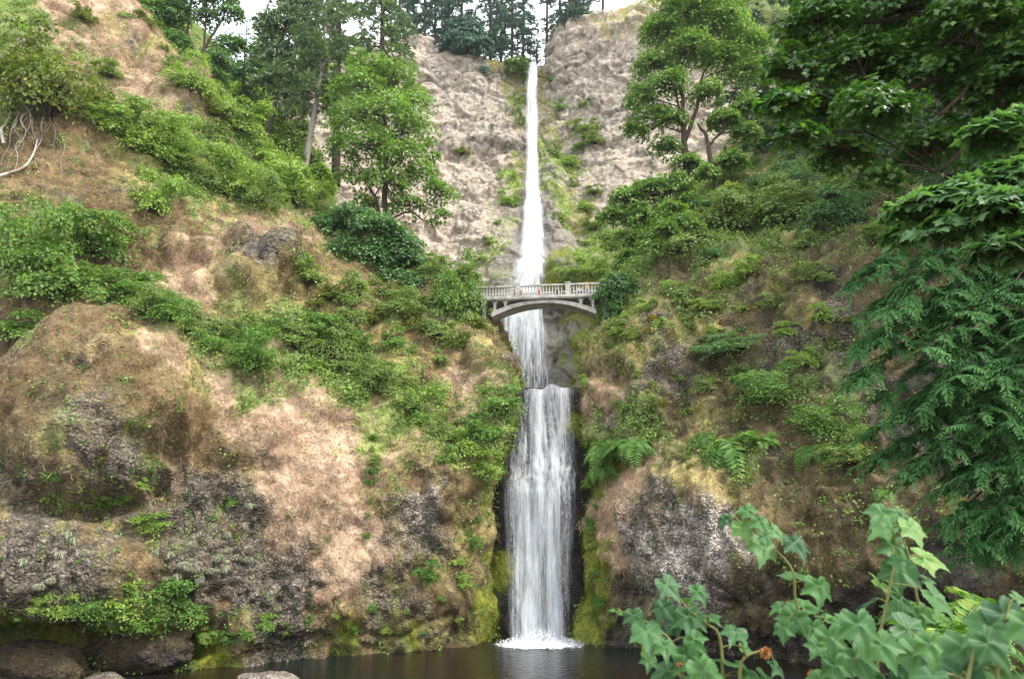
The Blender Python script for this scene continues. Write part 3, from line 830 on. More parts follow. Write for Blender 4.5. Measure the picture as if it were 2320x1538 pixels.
UP = [(149, 1198, 1218, 0.70), (170, 1195, 1218, 0.75), (200, 1193, 1217, 0.85), (260, 1192, 1217, 0.9), (330, 1195, 1217, 0.9), (400, 1191, 1220, 0.88), (460, 1187, 1226, 0.85),
      (520, 1183, 1233, 0.82), (580, 1170, 1240, 0.8), (640, 1148, 1232, 0.70), (700, 1132, 1236, 0.66), (760, 1130, 1244, 0.60), (820, 1140, 1248, 0.55), (893, 1158, 1252, 0.50)]
fall('upper_waterfall', 'tall thin white waterfall dropping down the high tan cliff behind the bridge', UP, 'upper_cliff', [(2.3, 0), (3.0, 5)], 15, 230, (0.45, 0.05, 0.5, 0.8),
     [water_mat("upper_fall_water", 1.5, 0.05, 0.20, 0.80, 1.0), water_mat("upper_fall_spray", 0.9, 0.03, 0.35, 1.3, 5.0)], (1800, (0.8, 4.0), (0.02, 0.06)))
LOW = [(881, 1184, 1294, 0.62), (900, 1181, 1296, 0.57), (940, 1172, 1299, 0.52), (1000, 1160, 1302, 0.50), (1050, 1150, 1303, 0.49), (1085, 1146, 1303, 0.54), (1110, 1144, 1305, 0.66), (1180, 1147, 1301, 0.63),
       (1260, 1150, 1296, 0.64), (1350, 1153, 1290, 0.62), (1420, 1155, 1286, 0.66), (1462, 1154, 1286, 0.74)]
fall('lower_waterfall', 'broad white lower waterfall plunging between mossy walls into the dark pool', LOW, 'wet_rock_face', [(0.35, 3), (0.9, 5)], 40, 200, (1.4, 0.22, 0.22, 0.5),
     [water_mat("lower_fall_water", 3.6, 0.13, 0.10, 0.70, 2.0, 0.7), water_mat("lower_fall_strings", 6.0, 0.16, 0.40, 1.15, 9.0, 0.8)], (2600, (0.1, 0.6), (0.005, 0.014)))

# foam where the lower fall lands
r = np.random.default_rng(3)
t = NT("pool_foam")
u = t.attr("u").outputs["Fac"]
tc = t.new("TexCoord").outputs["Object"]
k = t.math('ADD', t.noise(tc, 1.6, 6, 0.7), t.math('MULTIPLY', t.math('SUBTRACT', u, 0.5), 0.95))
p = t.prin((0.88, 0.9, 0.92), 0.6, 0.3)
tp = t.new("BsdfTransparent")
M['foam'] = t.done(t.mixs(t.rng(k, 0.42, 0.66, 0, 1), tp.outputs[0], p))
fc = W(1222, 1462, 57.0)
rr, aa = np.meshgrid(np.linspace(0, 1, 28), np.linspace(0, 2 * np.pi, 73))
fx = fc[0] + rr * 5.6 * np.cos(aa)
fy = 56.0 + rr * 3.0 * np.sin(aa) - 0.3
fz = WATER_Z + 0.02 + 0.16 * np.exp(-(rr / 0.4) ** 2) * (0.6 + 0.4 * np.cos(aa * 7 + rr * 20))
fP = np.stack([fx.ravel(), fy.ravel(), fz.ravel()], 1)
fP[:, 2] += np.clip(0.25 * fbm(fP, 2.2, 3, 77), 0, 1) * np.exp(-(rr.ravel() / 0.5) ** 2)
i = np.arange(rr.size).reshape(rr.shape)
fF = np.stack([i[:-1, :-1], i[1:, :-1], i[1:, 1:], i[:-1, 1:]], -1).reshape(-1, 4)
tag(mesh_np('foam', fP, fF, M['foam'], vattr={"u": 1 - rr.ravel()}, smooth=True), kind='structure')
n = 3600
a, q = r.uniform(0, 2 * np.pi, n), r.random(n) ** 0.7
sp0 = np.stack([fc[0] + q * 3.4 * np.cos(a), 56.0 + q * 1.9 * np.sin(a), WATER_Z + 0.04 + r.random(n) ** 2 * 1.1 * (1.1 - q)], 1)
s = r.uniform(0.02, 0.07, n)[:, None]
d1, d2 = unit(r.normal(size=(n, 3))), unit(r.normal(size=(n, 3)))
V = np.stack([sp0 - d1 * s, sp0 + d2 * s, sp0 + d1 * s, sp0 - d2 * s], 1).reshape(-1, 3)
tag(mesh_np('splash_spray', V, np.arange(4 * n).reshape(n, 4), M['white'], fattr={"rnd": r.random(n)}), label='white splash where the lower fall meets the pool', kind='stuff')

# ------------------------------------------------------------------ leaves, trunks, crowns
TPL = {
    'finger': (np.array([(0, 0, 0), (0.13, 0.3, 0.03), (0.10, 0.75, -0.06), (0, 1, -0.2), (-0.10, 0.75, -0.06), (-0.13, 0.3, 0.03)]), np.array([[0, 1, 2, 3], [0, 3, 4, 5]])),
    'rhomb': (np.array([(0, 0, 0), (0.36, 0.45, 0.07), (0, 1, -0.10), (-0.36, 0.45, 0.07)]), np.array([[0, 1, 2], [0, 2, 3]])),
    'lance': (np.array([(0, 0, 0), (0.10, 0.4, 0.02), (0, 1, -0.12), (-0.10, 0.4, 0.02)]), np.array([[0, 1, 2], [0, 2, 3]])),
    'needle': (np.array([(0, 0, 0), (0.17, 0.45, 0.0), (0, 1, -0.15), (-0.17, 0.45, 0.0)]), np.array([[0, 1, 2], [0, 2, 3]])),
}
_o = [(0, 0), (0.34, 0.0), (0.27, 0.20), (0.60, 0.46), (0.25, 0.55), (0, 1.0), (-0.25, 0.55), (-0.60, 0.46), (-0.27, 0.20), (-0.34, 0.0)]
TPL['maple'] = (np.array([(0, 0.33, 0.05)] + [(x, y, -0.12 * math.hypot(x, y - 0.33)) for x, y in _o]), np.array([[0, 1 + k, 1 + (k + 1) % 10] for k in range(10)]))


def leaves(tpl, pos, nrm, tip, size):
    tv, tf = TPL[tpl]
    z = unit(nrm)
    y = unit(tip - z * np.sum(tip * z, 1, keepdims=True) + 1e-6)
    x = np.cross(y, z)
    V = pos[:, None, :] + size[:, None, None] * (tv[None, :, 0:1] * x[:, None, :] + tv[None, :, 1:2] * y[:, None, :] + tv[None, :, 2:3] * z[:, None, :])
    n, k = len(pos), len(tv)
    Fc = (tf[None] + (np.arange(n) * k)[:, None, None]).reshape(-1, tf.shape[1])
    return V.reshape(-1, 3), Fc, len(tf)


def tube(P, R, sides=6):
    P = np.asarray(P, float)
    R = np.broadcast_to(np.asarray(R, float), (len(P),))
    T = unit(np.gradient(P, axis=0))
    ref = np.array([0.3, 1, 0.1]) if abs(T[0][1]) < 0.8 else np.array([1, 0.2, 0.1])
    A = unit(np.cross(T, ref))
    B = np.cross(T, A)
    a = np.linspace(0, 2 * np.pi, sides, endpoint=False)
    V = P[:, None] + R[:, None, None] * (np.cos(a)[None, :, None] * A[:, None] + np.sin(a)[None, :, None] * B[:, None])
    i = np.arange(len(P) * sides).reshape(len(P), sides)
    Fq = np.stack([i[:-1], np.roll(i[:-1], -1, 1), np.roll(i[1:], -1, 1), i[1:]], -1).reshape(-1, 4)
    return V.reshape(-1, 3), Fq


def join(parts):
    V, Fs, o = [], {}, 0
    for v, f in parts:
        V.append(v)
        Fs.setdefault(f.shape[1], []).append(f + o)
        o += len(v)
    return np.concatenate(V), [np.concatenate(x) for x in Fs.values()]


def curve(P, n):
    P = np.asarray(P, float)
    return catmull(P, np.linspace(0, len(P) - 1, n))


UPV = np.array([0, 0, 1.0])


CROWN_K = 2.3


def crown(blobs, n, size, r, tpl='rhomb', flat=0.75, droop=0.4, pad=0.42, per=38):
    """blobs: (centre, (rx, ry, rz)); leaves gathered in drooping pads so the sky shows between them"""
    vol = np.array([b[1][0] * b[1][2] for b in blobs])
    vol = vol / vol.sum()
    P, N, T, pads = [], [], [], []
    for (c, R), v in zip(blobs, vol):
        R = np.array(R)
        npads = max(3, int(n * v / per))
        for _ in range(npads):
            d = unit(r.normal(size=3))
            if d[2] < -0.5:
                d[2] *= -0.5
            q = r.uniform(0.45, 1.02) ** 0.6
            pc = np.array(c) + d * R * q
            out = unit(d * R)
            pn = unit(UPV * flat + out * 0.5 + r.normal(size=3) * 0.22)
            pr = pad * R.mean() * r.uniform(0.6, 1.25)
            t1 = unit(np.cross(pn, r.normal(size=3)))
            t2 = np.cross(pn, t1)
            k = max(4, int(per * r.uniform(0.6, 1.4)))
            a, s = r.uniform(0, 2 * np.pi, k), np.sqrt(r.random(k))
            rad = np.cos(a)[:, None] * t1 + np.sin(a)[:, None] * t2
            pp = pc + pr * s[:, None] * rad - UPV * (droop * pr * s ** 2)[:, None] + r.normal(size=(k, 3)) * pr * 0.10
            P.append(pp)
            N.append(pn + r.normal(size=(k, 3)) * 0.42 + rad * 0.25)
            T.append(rad + out * 0.5 - UPV * 0.45 + r.normal(size=(k, 3)) * 0.35)
            pads.append(pc)
    P, N, T = np.concatenate(P), np.concatenate(N), np.concatenate(T)
    V, Fc, k = leaves(tpl, P, N, T, size * r.uniform(0.65, 1.3, len(P)))
    # colour differs from clump to clump as well as from leaf to leaf
    tone = np.clip(0.42 + 0.22 * fbm(P, 0.55 / max(size, 0.15) * 0.25, 2, 5) + r.normal(0, 0.17, len(P)), 0, 0.86)
    odd = r.random(len(P)) < 0.07
    tone[odd] = r.uniform(0.87, 1.0, odd.sum())
    return V, Fc, np.repeat(tone, k), pads


def blob_px(px, py, rx, ry, Y, dep=0.8):
    m = m_per_px(px, py, Y)
    return (W(px, py, Y), (rx * m, rx * m * dep, ry * m))


def tree(name, label, trunks, blobs, n, size, mat, seed, group=None, bark='bark', tpl='rhomb', cat='tree', per=38, flat=0.75, droop=0.4, twigs=True, pad=0.42, limbs=None):
    """trunks: lists of (px, py, Y, radius); blobs: (px, py, rx, ry, Y)"""
    r = np.random.default_rng(seed)
    t0 = trunks[0][0]
    o = root(name, W(*t0[:3]), label, cat, group)
    parts, skel = [], []
    for tr in trunks:
        P = curve([W(*q[:3]) for q in tr], 14)
        R = np.interp(np.linspace(0, 1, 14), np.linspace(0, 1, len(tr)), [q[3] for q in tr])
        P[1:-1] += r.normal(size=(12, 3)) * R.mean() * 0.25
        parts.append(tube(P, R, 8))
        skel += [(p, rr) for p, rr in zip(P, R)]
    for tr in (limbs or []):
        P = curve([W(*q[:3]) for q in tr], 10)
        R = np.interp(np.linspace(0, 1, 10), np.linspace(0, 1, len(tr)), [q[3] for q in tr])
        P[1:-1] += r.normal(size=(8, 3)) * R.mean() * 0.5
        parts.append(tube(P, R, 6))
        skel += [(p, rr) for p, rr in zip(P, R)]
    B = [blob_px(*b) for b in blobs]
    V, Fc, tone, pads = crown(B, n * (CROWN_K if tpl != 'maple' else 1.6), size * (1.1 if tpl != 'maple' else 1.0), r, tpl, flat, droop, pad, per)
    sk = np.array([s[0] for s in skel])
    sr = np.array([s[1] for s in skel])
    if twigs:
        for c, R in B:
            c = np.array(c)
            cost = np.linalg.norm(sk - c, axis=1) + 2.0 * np.clip(sk[:, 2] - c[2] + 0.3 * R[2], 0, None)
            k = int(np.argmin(cost))
            a = sk[k]
            mid = (a + c) / 2 + np.array([0, 0, 0.12 * np.linalg.norm(c - a)]) + r.normal(size=3) * 0.1 * R[0]
            parts.append(tube(curve([a, mid, c], 7), np.linspace(min(sr[k] * 0.6, 0.05 * R[0] + 0.03), 0.03 + 0.01 * R[0], 7), 5))
            pp = [p for p in pads if np.linalg.norm((p - c) / np.array(R)) < 1.15]
            for p in pp[:26]:
                st = c * 0.6 + a * 0.4 if r.random() < 0.5 else c
                parts.append(tube(curve([st, (st + p) / 2 + r.normal(size=3) * 0.08 * R[0], p], 5), np.linspace(0.02 + 0.008 * R[0], 0.008, 5), 3))
    tv, tf = join(parts)
    mesh_np('trunk', tv, tf, M[bark], o, smooth=True)
    mesh_np('crown', V, Fc, M[mat], o, fattr={"rnd": tone})
    return o


def conifer(name, label, base, top, R, nb, mat, seed, group=None, start=0.15, bark='bark', lean=None, size=0.30, droop=0.35, trunk_r=None, path=None, k_per=9, power=0.75):
    r = np.random.default_rng(seed)
    base, top = np.array(base, float), np.array(top, float)
    o = root(name, base, label, 'tree', group)
    P = curve(path if path is not None else [base, (base + top) / 2 + r.normal(size=3) * 0.1, top], 16)
    H = np.linalg.norm(top - base)
    tr = trunk_r or H * 0.012
    parts = [tube(P, np.linspace(tr, tr * 0.12, 16), 7)]
    pos, nrm, tip, siz = [], [], [], []
    for b in range(nb):
        h = start + (1 - start) * (b + r.random()) / nb
        j = h * 15
        a = int(min(j, 14))
        p0 = P[a] + (P[a + 1] - P[a]) * (j - a)
        az = r.uniform(0, 2 * np.pi)
        d = np.array([math.cos(az), math.sin(az), 0])
        L = R * max(0.06, (1 - (h - start) / (1 - start))) ** power * r.uniform(0.55, 1.1) * (0.75 if h - start < 0.06 else 1)
        up = 0.25 * h
        s = np.linspace(0, 1, 6)
        Q = p0 + d * (L * s)[:, None] + UPV * (L * (up * s - droop * s ** 2))[:, None]
        parts.append(tube(Q, np.linspace(max(0.02, tr * 0.2), 0.012, 6), 4))
        k = max(5, int(k_per * (0.5 + L / R)))
        ss = r.uniform(0.12, 1.0, k)
        q = p0 + d * (L * ss)[:, None] + UPV * (L * (up * ss - droop * ss ** 2))[:, None]
        side = np.array([-d[1], d[0], 0])
        sg = r.choice([-1, 1], k)[:, None] * r.uniform(0.15, 1.0, k)[:, None]
        pos.append(q)
        tip.append(d + side * sg - UPV * r.uniform(0.1, 0.55, k)[:, None])
        nrm.append(UPV + r.normal(size=(k, 3)) * 0.3)
        siz.append(size * L * r.uniform(0.6, 1.2, k) + 0.12 * size * R)
    pos, nrm, tip, siz = map(np.concatenate, (pos, nrm, tip, siz))
    # each twig is a hand of needles
    P4, N4, T4, S4 = [], [], [], []
    for k in range(5):
        w = r.normal(size=(len(pos), 3)) * 0.42
        P4.append(pos + unit(tip) * (siz * r.uniform(0, 0.55, len(pos)))[:, None])
        N4.append(nrm + r.normal(size=(len(pos), 3)) * 0.35)
        T4.append(unit(tip) + w)
        S4.append(siz * r.uniform(0.45, 0.8, len(pos)))
    P4, N4, T4, S4 = map(np.concatenate, (P4, N4, T4, S4))
    V, Fc, k = leaves('needle', P4, N4, T4, S4)
    tone = np.clip(0.42 + 0.2 * fbm(P4, 0.3, 2, 8) + r.normal(0, 0.18, len(P4)), 0, 1)
    tv, tf = join(parts)
    mesh_np('trunk', tv, tf, M[bark], o, smooth=True)
    mesh_np('crown', V, Fc, M[mat], o, fattr={"rnd": np.repeat(tone, k)})
    return o


def Yat(px, py, only=None):
    return hit(px, py, only)[0][1]


# ---- trees on the left
y = Yat(872, 560, 'hillside_left')
tree('maple_tree', 'tall full maple with layered green crown standing on the spur left of the waterfall',
     [[(874, 560, y, 0.42), (872, 440, y, 0.34), (876, 330, y, 0.24), (868, 240, y - 0.5, 0.14), (862, 160, y, 0.06)],
      [(874, 540, y, 0.3), (850, 450, y - 0.6, 0.2), (822, 400, y - 1, 0.1)]],
     [(850, 150, 55, 45, y), (815, 195, 62, 50, y - 1), (900, 190, 60, 55, y + 1), (940, 235, 45, 60, y + 1), (790, 265, 55, 50, y - 1), (860, 250, 70, 60, y - 2), (930, 300, 60, 55, y), (775, 335, 42, 40, y - 1),
      (840, 330, 70, 55, y - 2.5), (905, 365, 65, 55, y - 1.5), (950, 400, 50, 45, y), (985, 440, 52, 32, y), (800, 400, 45, 35, y - 1), (870, 415, 55, 40, y - 2), (1000, 490, 26, 26, y), (925, 460, 45, 35, y - 1), (830, 460, 35, 30, y - 1.5), (965, 340, 30, 30, y)],
     7200, 0.36, 'maple', 21, 'broadleaf trees below the cliffs', flat=1.0, droop=0.6, pad=0.5, limbs=[[(876, 500, y, 0.16), (930, 480, y, 0.1), (960, 500, y, 0.08), (1000, 490, y, 0.04)]])
y2 = y - 3.5
tree('maple_tree', 'low dark maple with spreading crown in front of the tall maple above the left bank',
     [[(835, 690, y2, 0.3), (825, 610, y2, 0.22), (810, 540, y2 - 0.5, 0.1)], [(840, 680, y2, 0.25), (890, 610, y2, 0.15), (915, 570, y2, 0.06)]],
     [(745, 510, 50, 32, y2), (800, 490, 55, 35, y2), (850, 515, 60, 40, y2 - 1), (900, 550, 55, 40, y2), (770, 560, 55, 35, y2 - 1), (840, 580, 60, 45, y2 - 1), (930, 595, 42, 40, y2), (715, 545, 25, 25, y2), (890, 630, 45, 40, y2 - 1), (935, 650, 35, 45, y2 - 1.5), (800, 620, 40, 30, y2)],
     8000, 0.33, 'maple_blue', 22, 'broadleaf trees below the cliffs', flat=1.0, droop=0.6, pad=0.5)
y = 84.0
conifer('conifer_tree', 'sparse conifer with pale grey lower trunk leaning beside the tall maple', W(684, 418, y), W(748, -190, y + 4), 6.4, 180, 'conifer_olive', 31, 'conifers on the left slope', start=0.36, bark='bark_grey', droop=0.3,
        trunk_r=0.5, path=[W(684, 418, y), W(704, 300, y), W(724, 180, y), W(738, 40, y + 1), W(748, -190, y + 4)], size=0.26, k_per=12, power=0.45)
y = 90.0
tree('slender_tree', 'slender mossy dark trunk with grey green crown left of the grey conifer',
     [[(600, 342, y, 0.38), (610, 290, y, 0.36), (628, 215, y, 0.26), (640, 130, y, 0.18), (650, 20, y, 0.08)]],
     [(650, 60, 60, 50, y), (620, 120, 50, 45, y), (690, 120, 48, 50, y + 1), (640, 180, 50, 35, y - 1), (600, 190, 32, 30, y), (680, 20, 60, 50, y + 1), (610, 60, 35, 40, y), (660, 220, 40, 30, y), (700, -40, 60, 50, y), (640, -40, 50, 40, y)],
     7000, 0.42, 'conifer_olive', 23, 'trees standing behind the left ridge', flat=0.6)
y = 88.0
tree('oak_tree', 'open crowned tree with two dark forked trunks against the white sky',
     [[(440, 180, y, 0.32), (446, 130, y, 0.28), (425, 80, y, 0.2), (432, 20, y, 0.14), (440, -60, y, 0.08)],
      [(456, 150, y, 0.26), (462, 110, y, 0.24), (490, 70, y, 0.16), (510, 30, y, 0.1)], [(462, 110, y, 0.18), (466, 50, y, 0.14), (470, -30, y, 0.07)]],
     [(400, 30, 36, 40, y), (440, -20, 50, 40, y), (500, -10, 45, 35, y), (525, 30, 26, 32, y), (470, 40, 30, 26, y), (520, 100, 30, 30, y), (400, 100, 36, 30, y - 1), (505, 140, 35, 30, y), (545, 110, 20, 30, y), (360, 60, 36, 50, y), (480, 170, 40, 25, y)],
     5200, 0.4, 'maple_blue', 24, 'trees standing behind the left ridge', per=26)
tree('oak_tree', 'dense dark green tree filling the gap behind the top of the left slope',
     [[(335, 130, 88, 0.4), (330, 40, 88, 0.25), (325, -60, 88, 0.1)]],
     [(300, 10, 45, 50, 88), (350, 40, 40, 50, 88), (330, -60, 60, 60, 88), (385, 0, 30, 50, 89), (370, 90, 34, 32, 88), (410, 130, 30, 26, 87), (290, -50, 40, 40, 87)],
     5600, 0.42, 'maple', 25, 'trees standing behind the left ridge')
conifer('conifer_tree', 'dense drooping conifer just behind the top of the tall maple', W(862, 360, 104), W(868, -260, 106), 7.6, 130, 'conifer_olive', 32, 'conifers on the left slope', start=0.22, droop=0.5, size=0.24, k_per=13, power=0.4)
conifer('conifer_tree', 'blue green conifer rising between the oak and the slender trunk', W(545, 260, 96), W(560, 40, 96), 3.4, 60, 'conifer', 33, 'conifers on the left slope', start=0.1, droop=0.4)
conifer('conifer_tree', 'tall conifer towering behind the grey trunk out of the picture top', W(760, 420, 112), W(775, -300, 114), 7.5, 120, 'conifer_olive', 34, 'conifers on the left slope', start=0.35, droop=0.4, size=0.24, k_per=12, power=0.4)

for k, (bx0, by0, Y, lab, bl) in enumerate([(560, 335, 100, 'light green bushy tree on the far slope under the sky gap', [(545, 265, 36, 32), (582, 235, 38, 36), (560, 205, 32, 26), (603, 285, 34, 30), (530, 290, 28, 22)]),
                                            (655, 405, 99, 'light green bushy tree beside the slender trunk foot', [(640, 335, 42, 36), (672, 305, 38, 36), (622, 372, 36, 28), (692, 350, 30, 30), (660, 260, 34, 30)]),
                                            (490, 262, 98, 'small green tree just behind the edge of the dry ridge', [(478, 218, 36, 28), (512, 243, 32, 26), (495, 190, 26, 22)]),
                                            (585, 215, 108, 'dark green tree filling the bottom of the sky gap', [(568, 165, 42, 32), (604, 140, 40, 40), (545, 190, 32, 24), (625, 175, 34, 34), (590, 110, 24, 26)]),
                                            (720, 430, 100, 'green tree at the foot of the grey conifer trunk', [(715, 390, 30, 26), (735, 420, 26, 22), (700, 410, 26, 20)]),
                                            (420, 165, 96, 'green tree behind the forked trunks at the ridge', [(400, 120, 36, 32), (430, 150, 36, 26), (385, 70, 32, 36), (455, 185, 30, 20)])]):
    tree('broadleaf_tree', lab, [[(bx0, by0, Y, 0.28), (bx0 - 4, by0 - 50, Y, 0.18), (bx0 + 3, by0 - 100, Y, 0.06)]], [(*q, Y + (i % 3 - 1) * 0.8) for i, q in enumerate(bl)], 2600, 0.42, ['bright', 'green', 'bright', 'maple_blue', 'bright', 'green'][k], 140 + k, 'trees standing behind the left ridge', flat=0.9, droop=0.5, pad=0.5)

# ---- conifers along the rim of the upper cliff
RIM = [(905, 100, -260, 5.5, 'tall blue green conifer at the left end of the cliff rim'), (962, 118, -330, 6.0, 'very tall conifer on the rim above the tan cliff, with a bare lower trunk'),
       (1018, 120, -230, 5.0, 'narrow conifer behind the round rim tree'), (1110, 132, -280, 5.5, 'broad conifer on the rim left of the brink of the falls'), (1160, 140, -360, 6.0, 'tallest conifer on the rim close to the brink of the falls'),
       (1216, 148, 52, 2.2, 'small dark conifer standing right at the brink of the falls'), (1238, 135, -200, 4.2, 'slim bare trunked conifer just right of the brink'), (1292, 62, -180, 5.0, 'conifer on the stepped right rim beside the slim trunk'),
       (935, 112, -200, 4.5, 'conifer between the leftmost and the very tall rim conifers'), (1045, 128, -260, 5.0, 'conifer rising right behind the round rim tree'), (1135, 138, -240, 4.6, 'slim conifer squeezed between the two tallest near the brink'), (1185, 150, -130, 4.0, 'shorter conifer immediately left of the brink of the falls'), (1268, 90, -150, 4.6, 'conifer at the foot of the right shoulder step'), (1322, 48, -200, 4.4, 'conifer half way up the right shoulder'), (985, 120, -180, 4.5, 'conifer just left of the round rim tree'),
       (1366, 36, -240, 5.0, 'conifer with a dark leaning trunk on the top of the right shoulder')]
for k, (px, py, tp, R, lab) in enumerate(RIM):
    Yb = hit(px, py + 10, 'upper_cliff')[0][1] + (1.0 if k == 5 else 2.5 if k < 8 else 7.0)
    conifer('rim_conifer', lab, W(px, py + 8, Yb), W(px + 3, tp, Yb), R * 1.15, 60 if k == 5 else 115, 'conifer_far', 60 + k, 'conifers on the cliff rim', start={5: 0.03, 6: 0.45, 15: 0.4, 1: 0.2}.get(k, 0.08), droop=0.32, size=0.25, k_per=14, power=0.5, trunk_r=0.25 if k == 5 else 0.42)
Yb = hit(1058, 140, 'upper_cliff')[0][1] + 1
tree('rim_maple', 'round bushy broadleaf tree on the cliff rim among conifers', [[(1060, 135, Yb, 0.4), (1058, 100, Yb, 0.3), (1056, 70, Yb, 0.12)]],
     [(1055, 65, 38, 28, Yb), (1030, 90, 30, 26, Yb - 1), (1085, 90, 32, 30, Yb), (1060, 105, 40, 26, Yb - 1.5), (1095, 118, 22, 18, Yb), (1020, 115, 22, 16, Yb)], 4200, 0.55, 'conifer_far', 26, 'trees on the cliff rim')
Yb = hit(1180, 160, 'upper_cliff')[0][1]
tree('rim_bush', 'low olive bush hanging over the rim left of the brink', [[(1180, 175, Yb, 0.2), (1178, 150, Yb - 0.5, 0.08)]], [(1172, 150, 26, 24, Yb - 0.5), (1190, 165, 16, 22, Yb - 0.5), (1160, 165, 14, 18, Yb)], 1800, 0.42, 'green', 27, 'trees on the cliff rim', cat='bush')

# ---- trees on the right
y = 74.0
tree('maple_tree', 'tall airy maple with two dark forking trunks right of the upper falls',
     [[(1562, 452, y, 0.42), (1552, 340, y, 0.36), (1546, 240, y, 0.24), (1542, 150, y, 0.14), (1540, 60, y, 0.06)], [(1552, 320, y, 0.28), (1580, 240, y, 0.2), (1592, 170, y, 0.13), (1630, 120, y, 0.06)], [(1547, 300, y, 0.2), (1530, 200, y + 0.5, 0.1), (1510, 120, y, 0.05)]],
     [(1560, 30, 70, 50, y), (1500, 70, 45, 45, y), (1630, 50, 60, 50, y), (1600, -30, 90, 50, y), (1690, 90, 50, 40, y), (1560, 110, 60, 40, y - 1), (1480, 150, 45, 42, y), (1640, 130, 50, 36, y), (1510, 190, 50, 36, y - 1), (1450, 220, 36, 36, y), (1690, 160, 40, 34, y), (1480, 260, 42, 30, y), (1440, 290, 30, 26, y), (1530, 270, 34, 26, y - 1), (1510, 330, 40, 22, y), (1600, 210, 40, 26, y - 1), (1500, -60, 60, 50, y)],
     15000, 0.34, 'maple', 28, 'broadleaf trees below the cliffs', per=30, flat=0.95, droop=0.55, pad=0.5)
y = 73.0
tree('maple_tree', 'smaller leaning maple with thin crown right of the airy two trunked maple',
     [[(1628, 440, y, 0.36), (1612, 370, y, 0.3), (1600, 310, y, 0.22), (1580, 280, y, 0.12)], [(1606, 330, y, 0.2), (1640, 290, y, 0.1), (1690, 210, y, 0.05)]],
     [(1640, 270, 40, 24, y), (1690, 300, 34, 26, y), (1660, 360, 36, 24, y), (1560, 370, 36, 22, y), (1600, 390, 32, 20, y - 1), (1690, 240, 36, 30, y)], 3400, 0.32, 'maple', 29, 'broadleaf trees below the cliffs', per=26)
y = 72.0
tree('maple_tree', 'low bushy maple overhanging the gorge beside the right end of the bridge',
     [[(1500, 560, y, 0.3), (1470, 500, y, 0.2), (1420, 470, y - 0.5, 0.08)], [(1498, 540, y, 0.2), (1520, 460, y, 0.1)]],
     [(1420, 450, 45, 28, y), (1470, 430, 50, 30, y), (1530, 420, 45, 30, y), (1390, 490, 40, 24, y), (1450, 490, 50, 30, y), (1510, 490, 45, 35, y), (1480, 550, 50, 35, y - 1), (1430, 590, 40, 30, y - 1), (1560, 460, 40, 30, y), (1430, 545, 36, 26, y)],
     6500, 0.32, 'maple', 30, 'broadleaf trees below the cliffs')
for k, (bx0, by0, mt, lab, bl) in enumerate([(1765, 520, 'green', 'small light tree on the right wall edge under the overhanging maple', [(1740, 455, 40, 26), (1790, 440, 44, 28), (1830, 465, 34, 24), (1760, 415, 34, 22), (1720, 480, 30, 22), (1800, 485, 36, 22)]),
                                            (1660, 530, 'green', 'small bushy tree on the right wall edge left of the light one', [(1640, 470, 36, 26), (1680, 455, 36, 26), (1615, 495, 30, 22), (1690, 495, 30, 24), (1655, 430, 28, 20)]),
                                            (1875, 540, 'maple_blue', 'small shaded tree on the right wall edge nearest the cedar', [(1860, 480, 38, 26), (1905, 465, 40, 28), (1940, 500, 36, 26), (1880, 440, 30, 22), (1840, 510, 28, 20)]),
                                            (1530, 575, 'maple', 'small leaning tree on the right wall edge beside the gorge', [(1500, 520, 34, 26), (1545, 505, 36, 28), (1580, 535, 32, 24), (1470, 560, 30, 24), (1520, 470, 30, 22)])]):
    Yk = Yat(bx0, by0, 'hillside_right') - 0.3
    tree('small_tree', lab, [[(bx0, by0, Yk, 0.2), (bx0 - 5, by0 - 45, Yk, 0.13), (bx0 + 4, by0 - 85, Yk, 0.05)]], [(*q, Yk + (i % 3 - 1) * 0.7) for i, q in enumerate(bl)], 2600, 0.24, mt, 160 + k, 'trees on the right wall edge', flat=0.9, droop=0.5, pad=0.55, per=28)
for k, (px, py, Y, tp, R, lab) in enumerate([(1712, 352, 88, 20, 4.5, 'dark narrow conifer behind the two trunked maple'), (1790, 330, 84, -180, 6.5, 'tall dark conifer filling the slope behind the overhanging maple'), (1690, 280, 100, -160, 5.5, 'far dark conifer rising above the two trunked maple'),
                                             (1880, 380, 70, -60, 6.0, 'dark conifer low on the shaded right slope'), (2010, 380, 62, -150, 6.5, 'dark conifer behind the lower maple branches'), (2150, 400, 54, -250, 7.0, 'broad dark conifer near the right picture edge'), (2290, 420, 48, -300, 7.0, 'rightmost dark conifer in the shade of the slope'),
                                             (1950, 250, 78, -300, 7.0, 'tall dark conifer high on the right slope'), (2130, 300, 72, -350, 7.5, 'tall dark conifer high behind the overhanging maple')]):
    conifer('dark_conifer', lab, W(px, py, Y), W(px + 5, tp, Y), R, 95, 'conifer', 80 + k, 'conifers on the shaded right slope', start=0.03, droop=0.35, size=0.27, k_per=11, power=0.55)

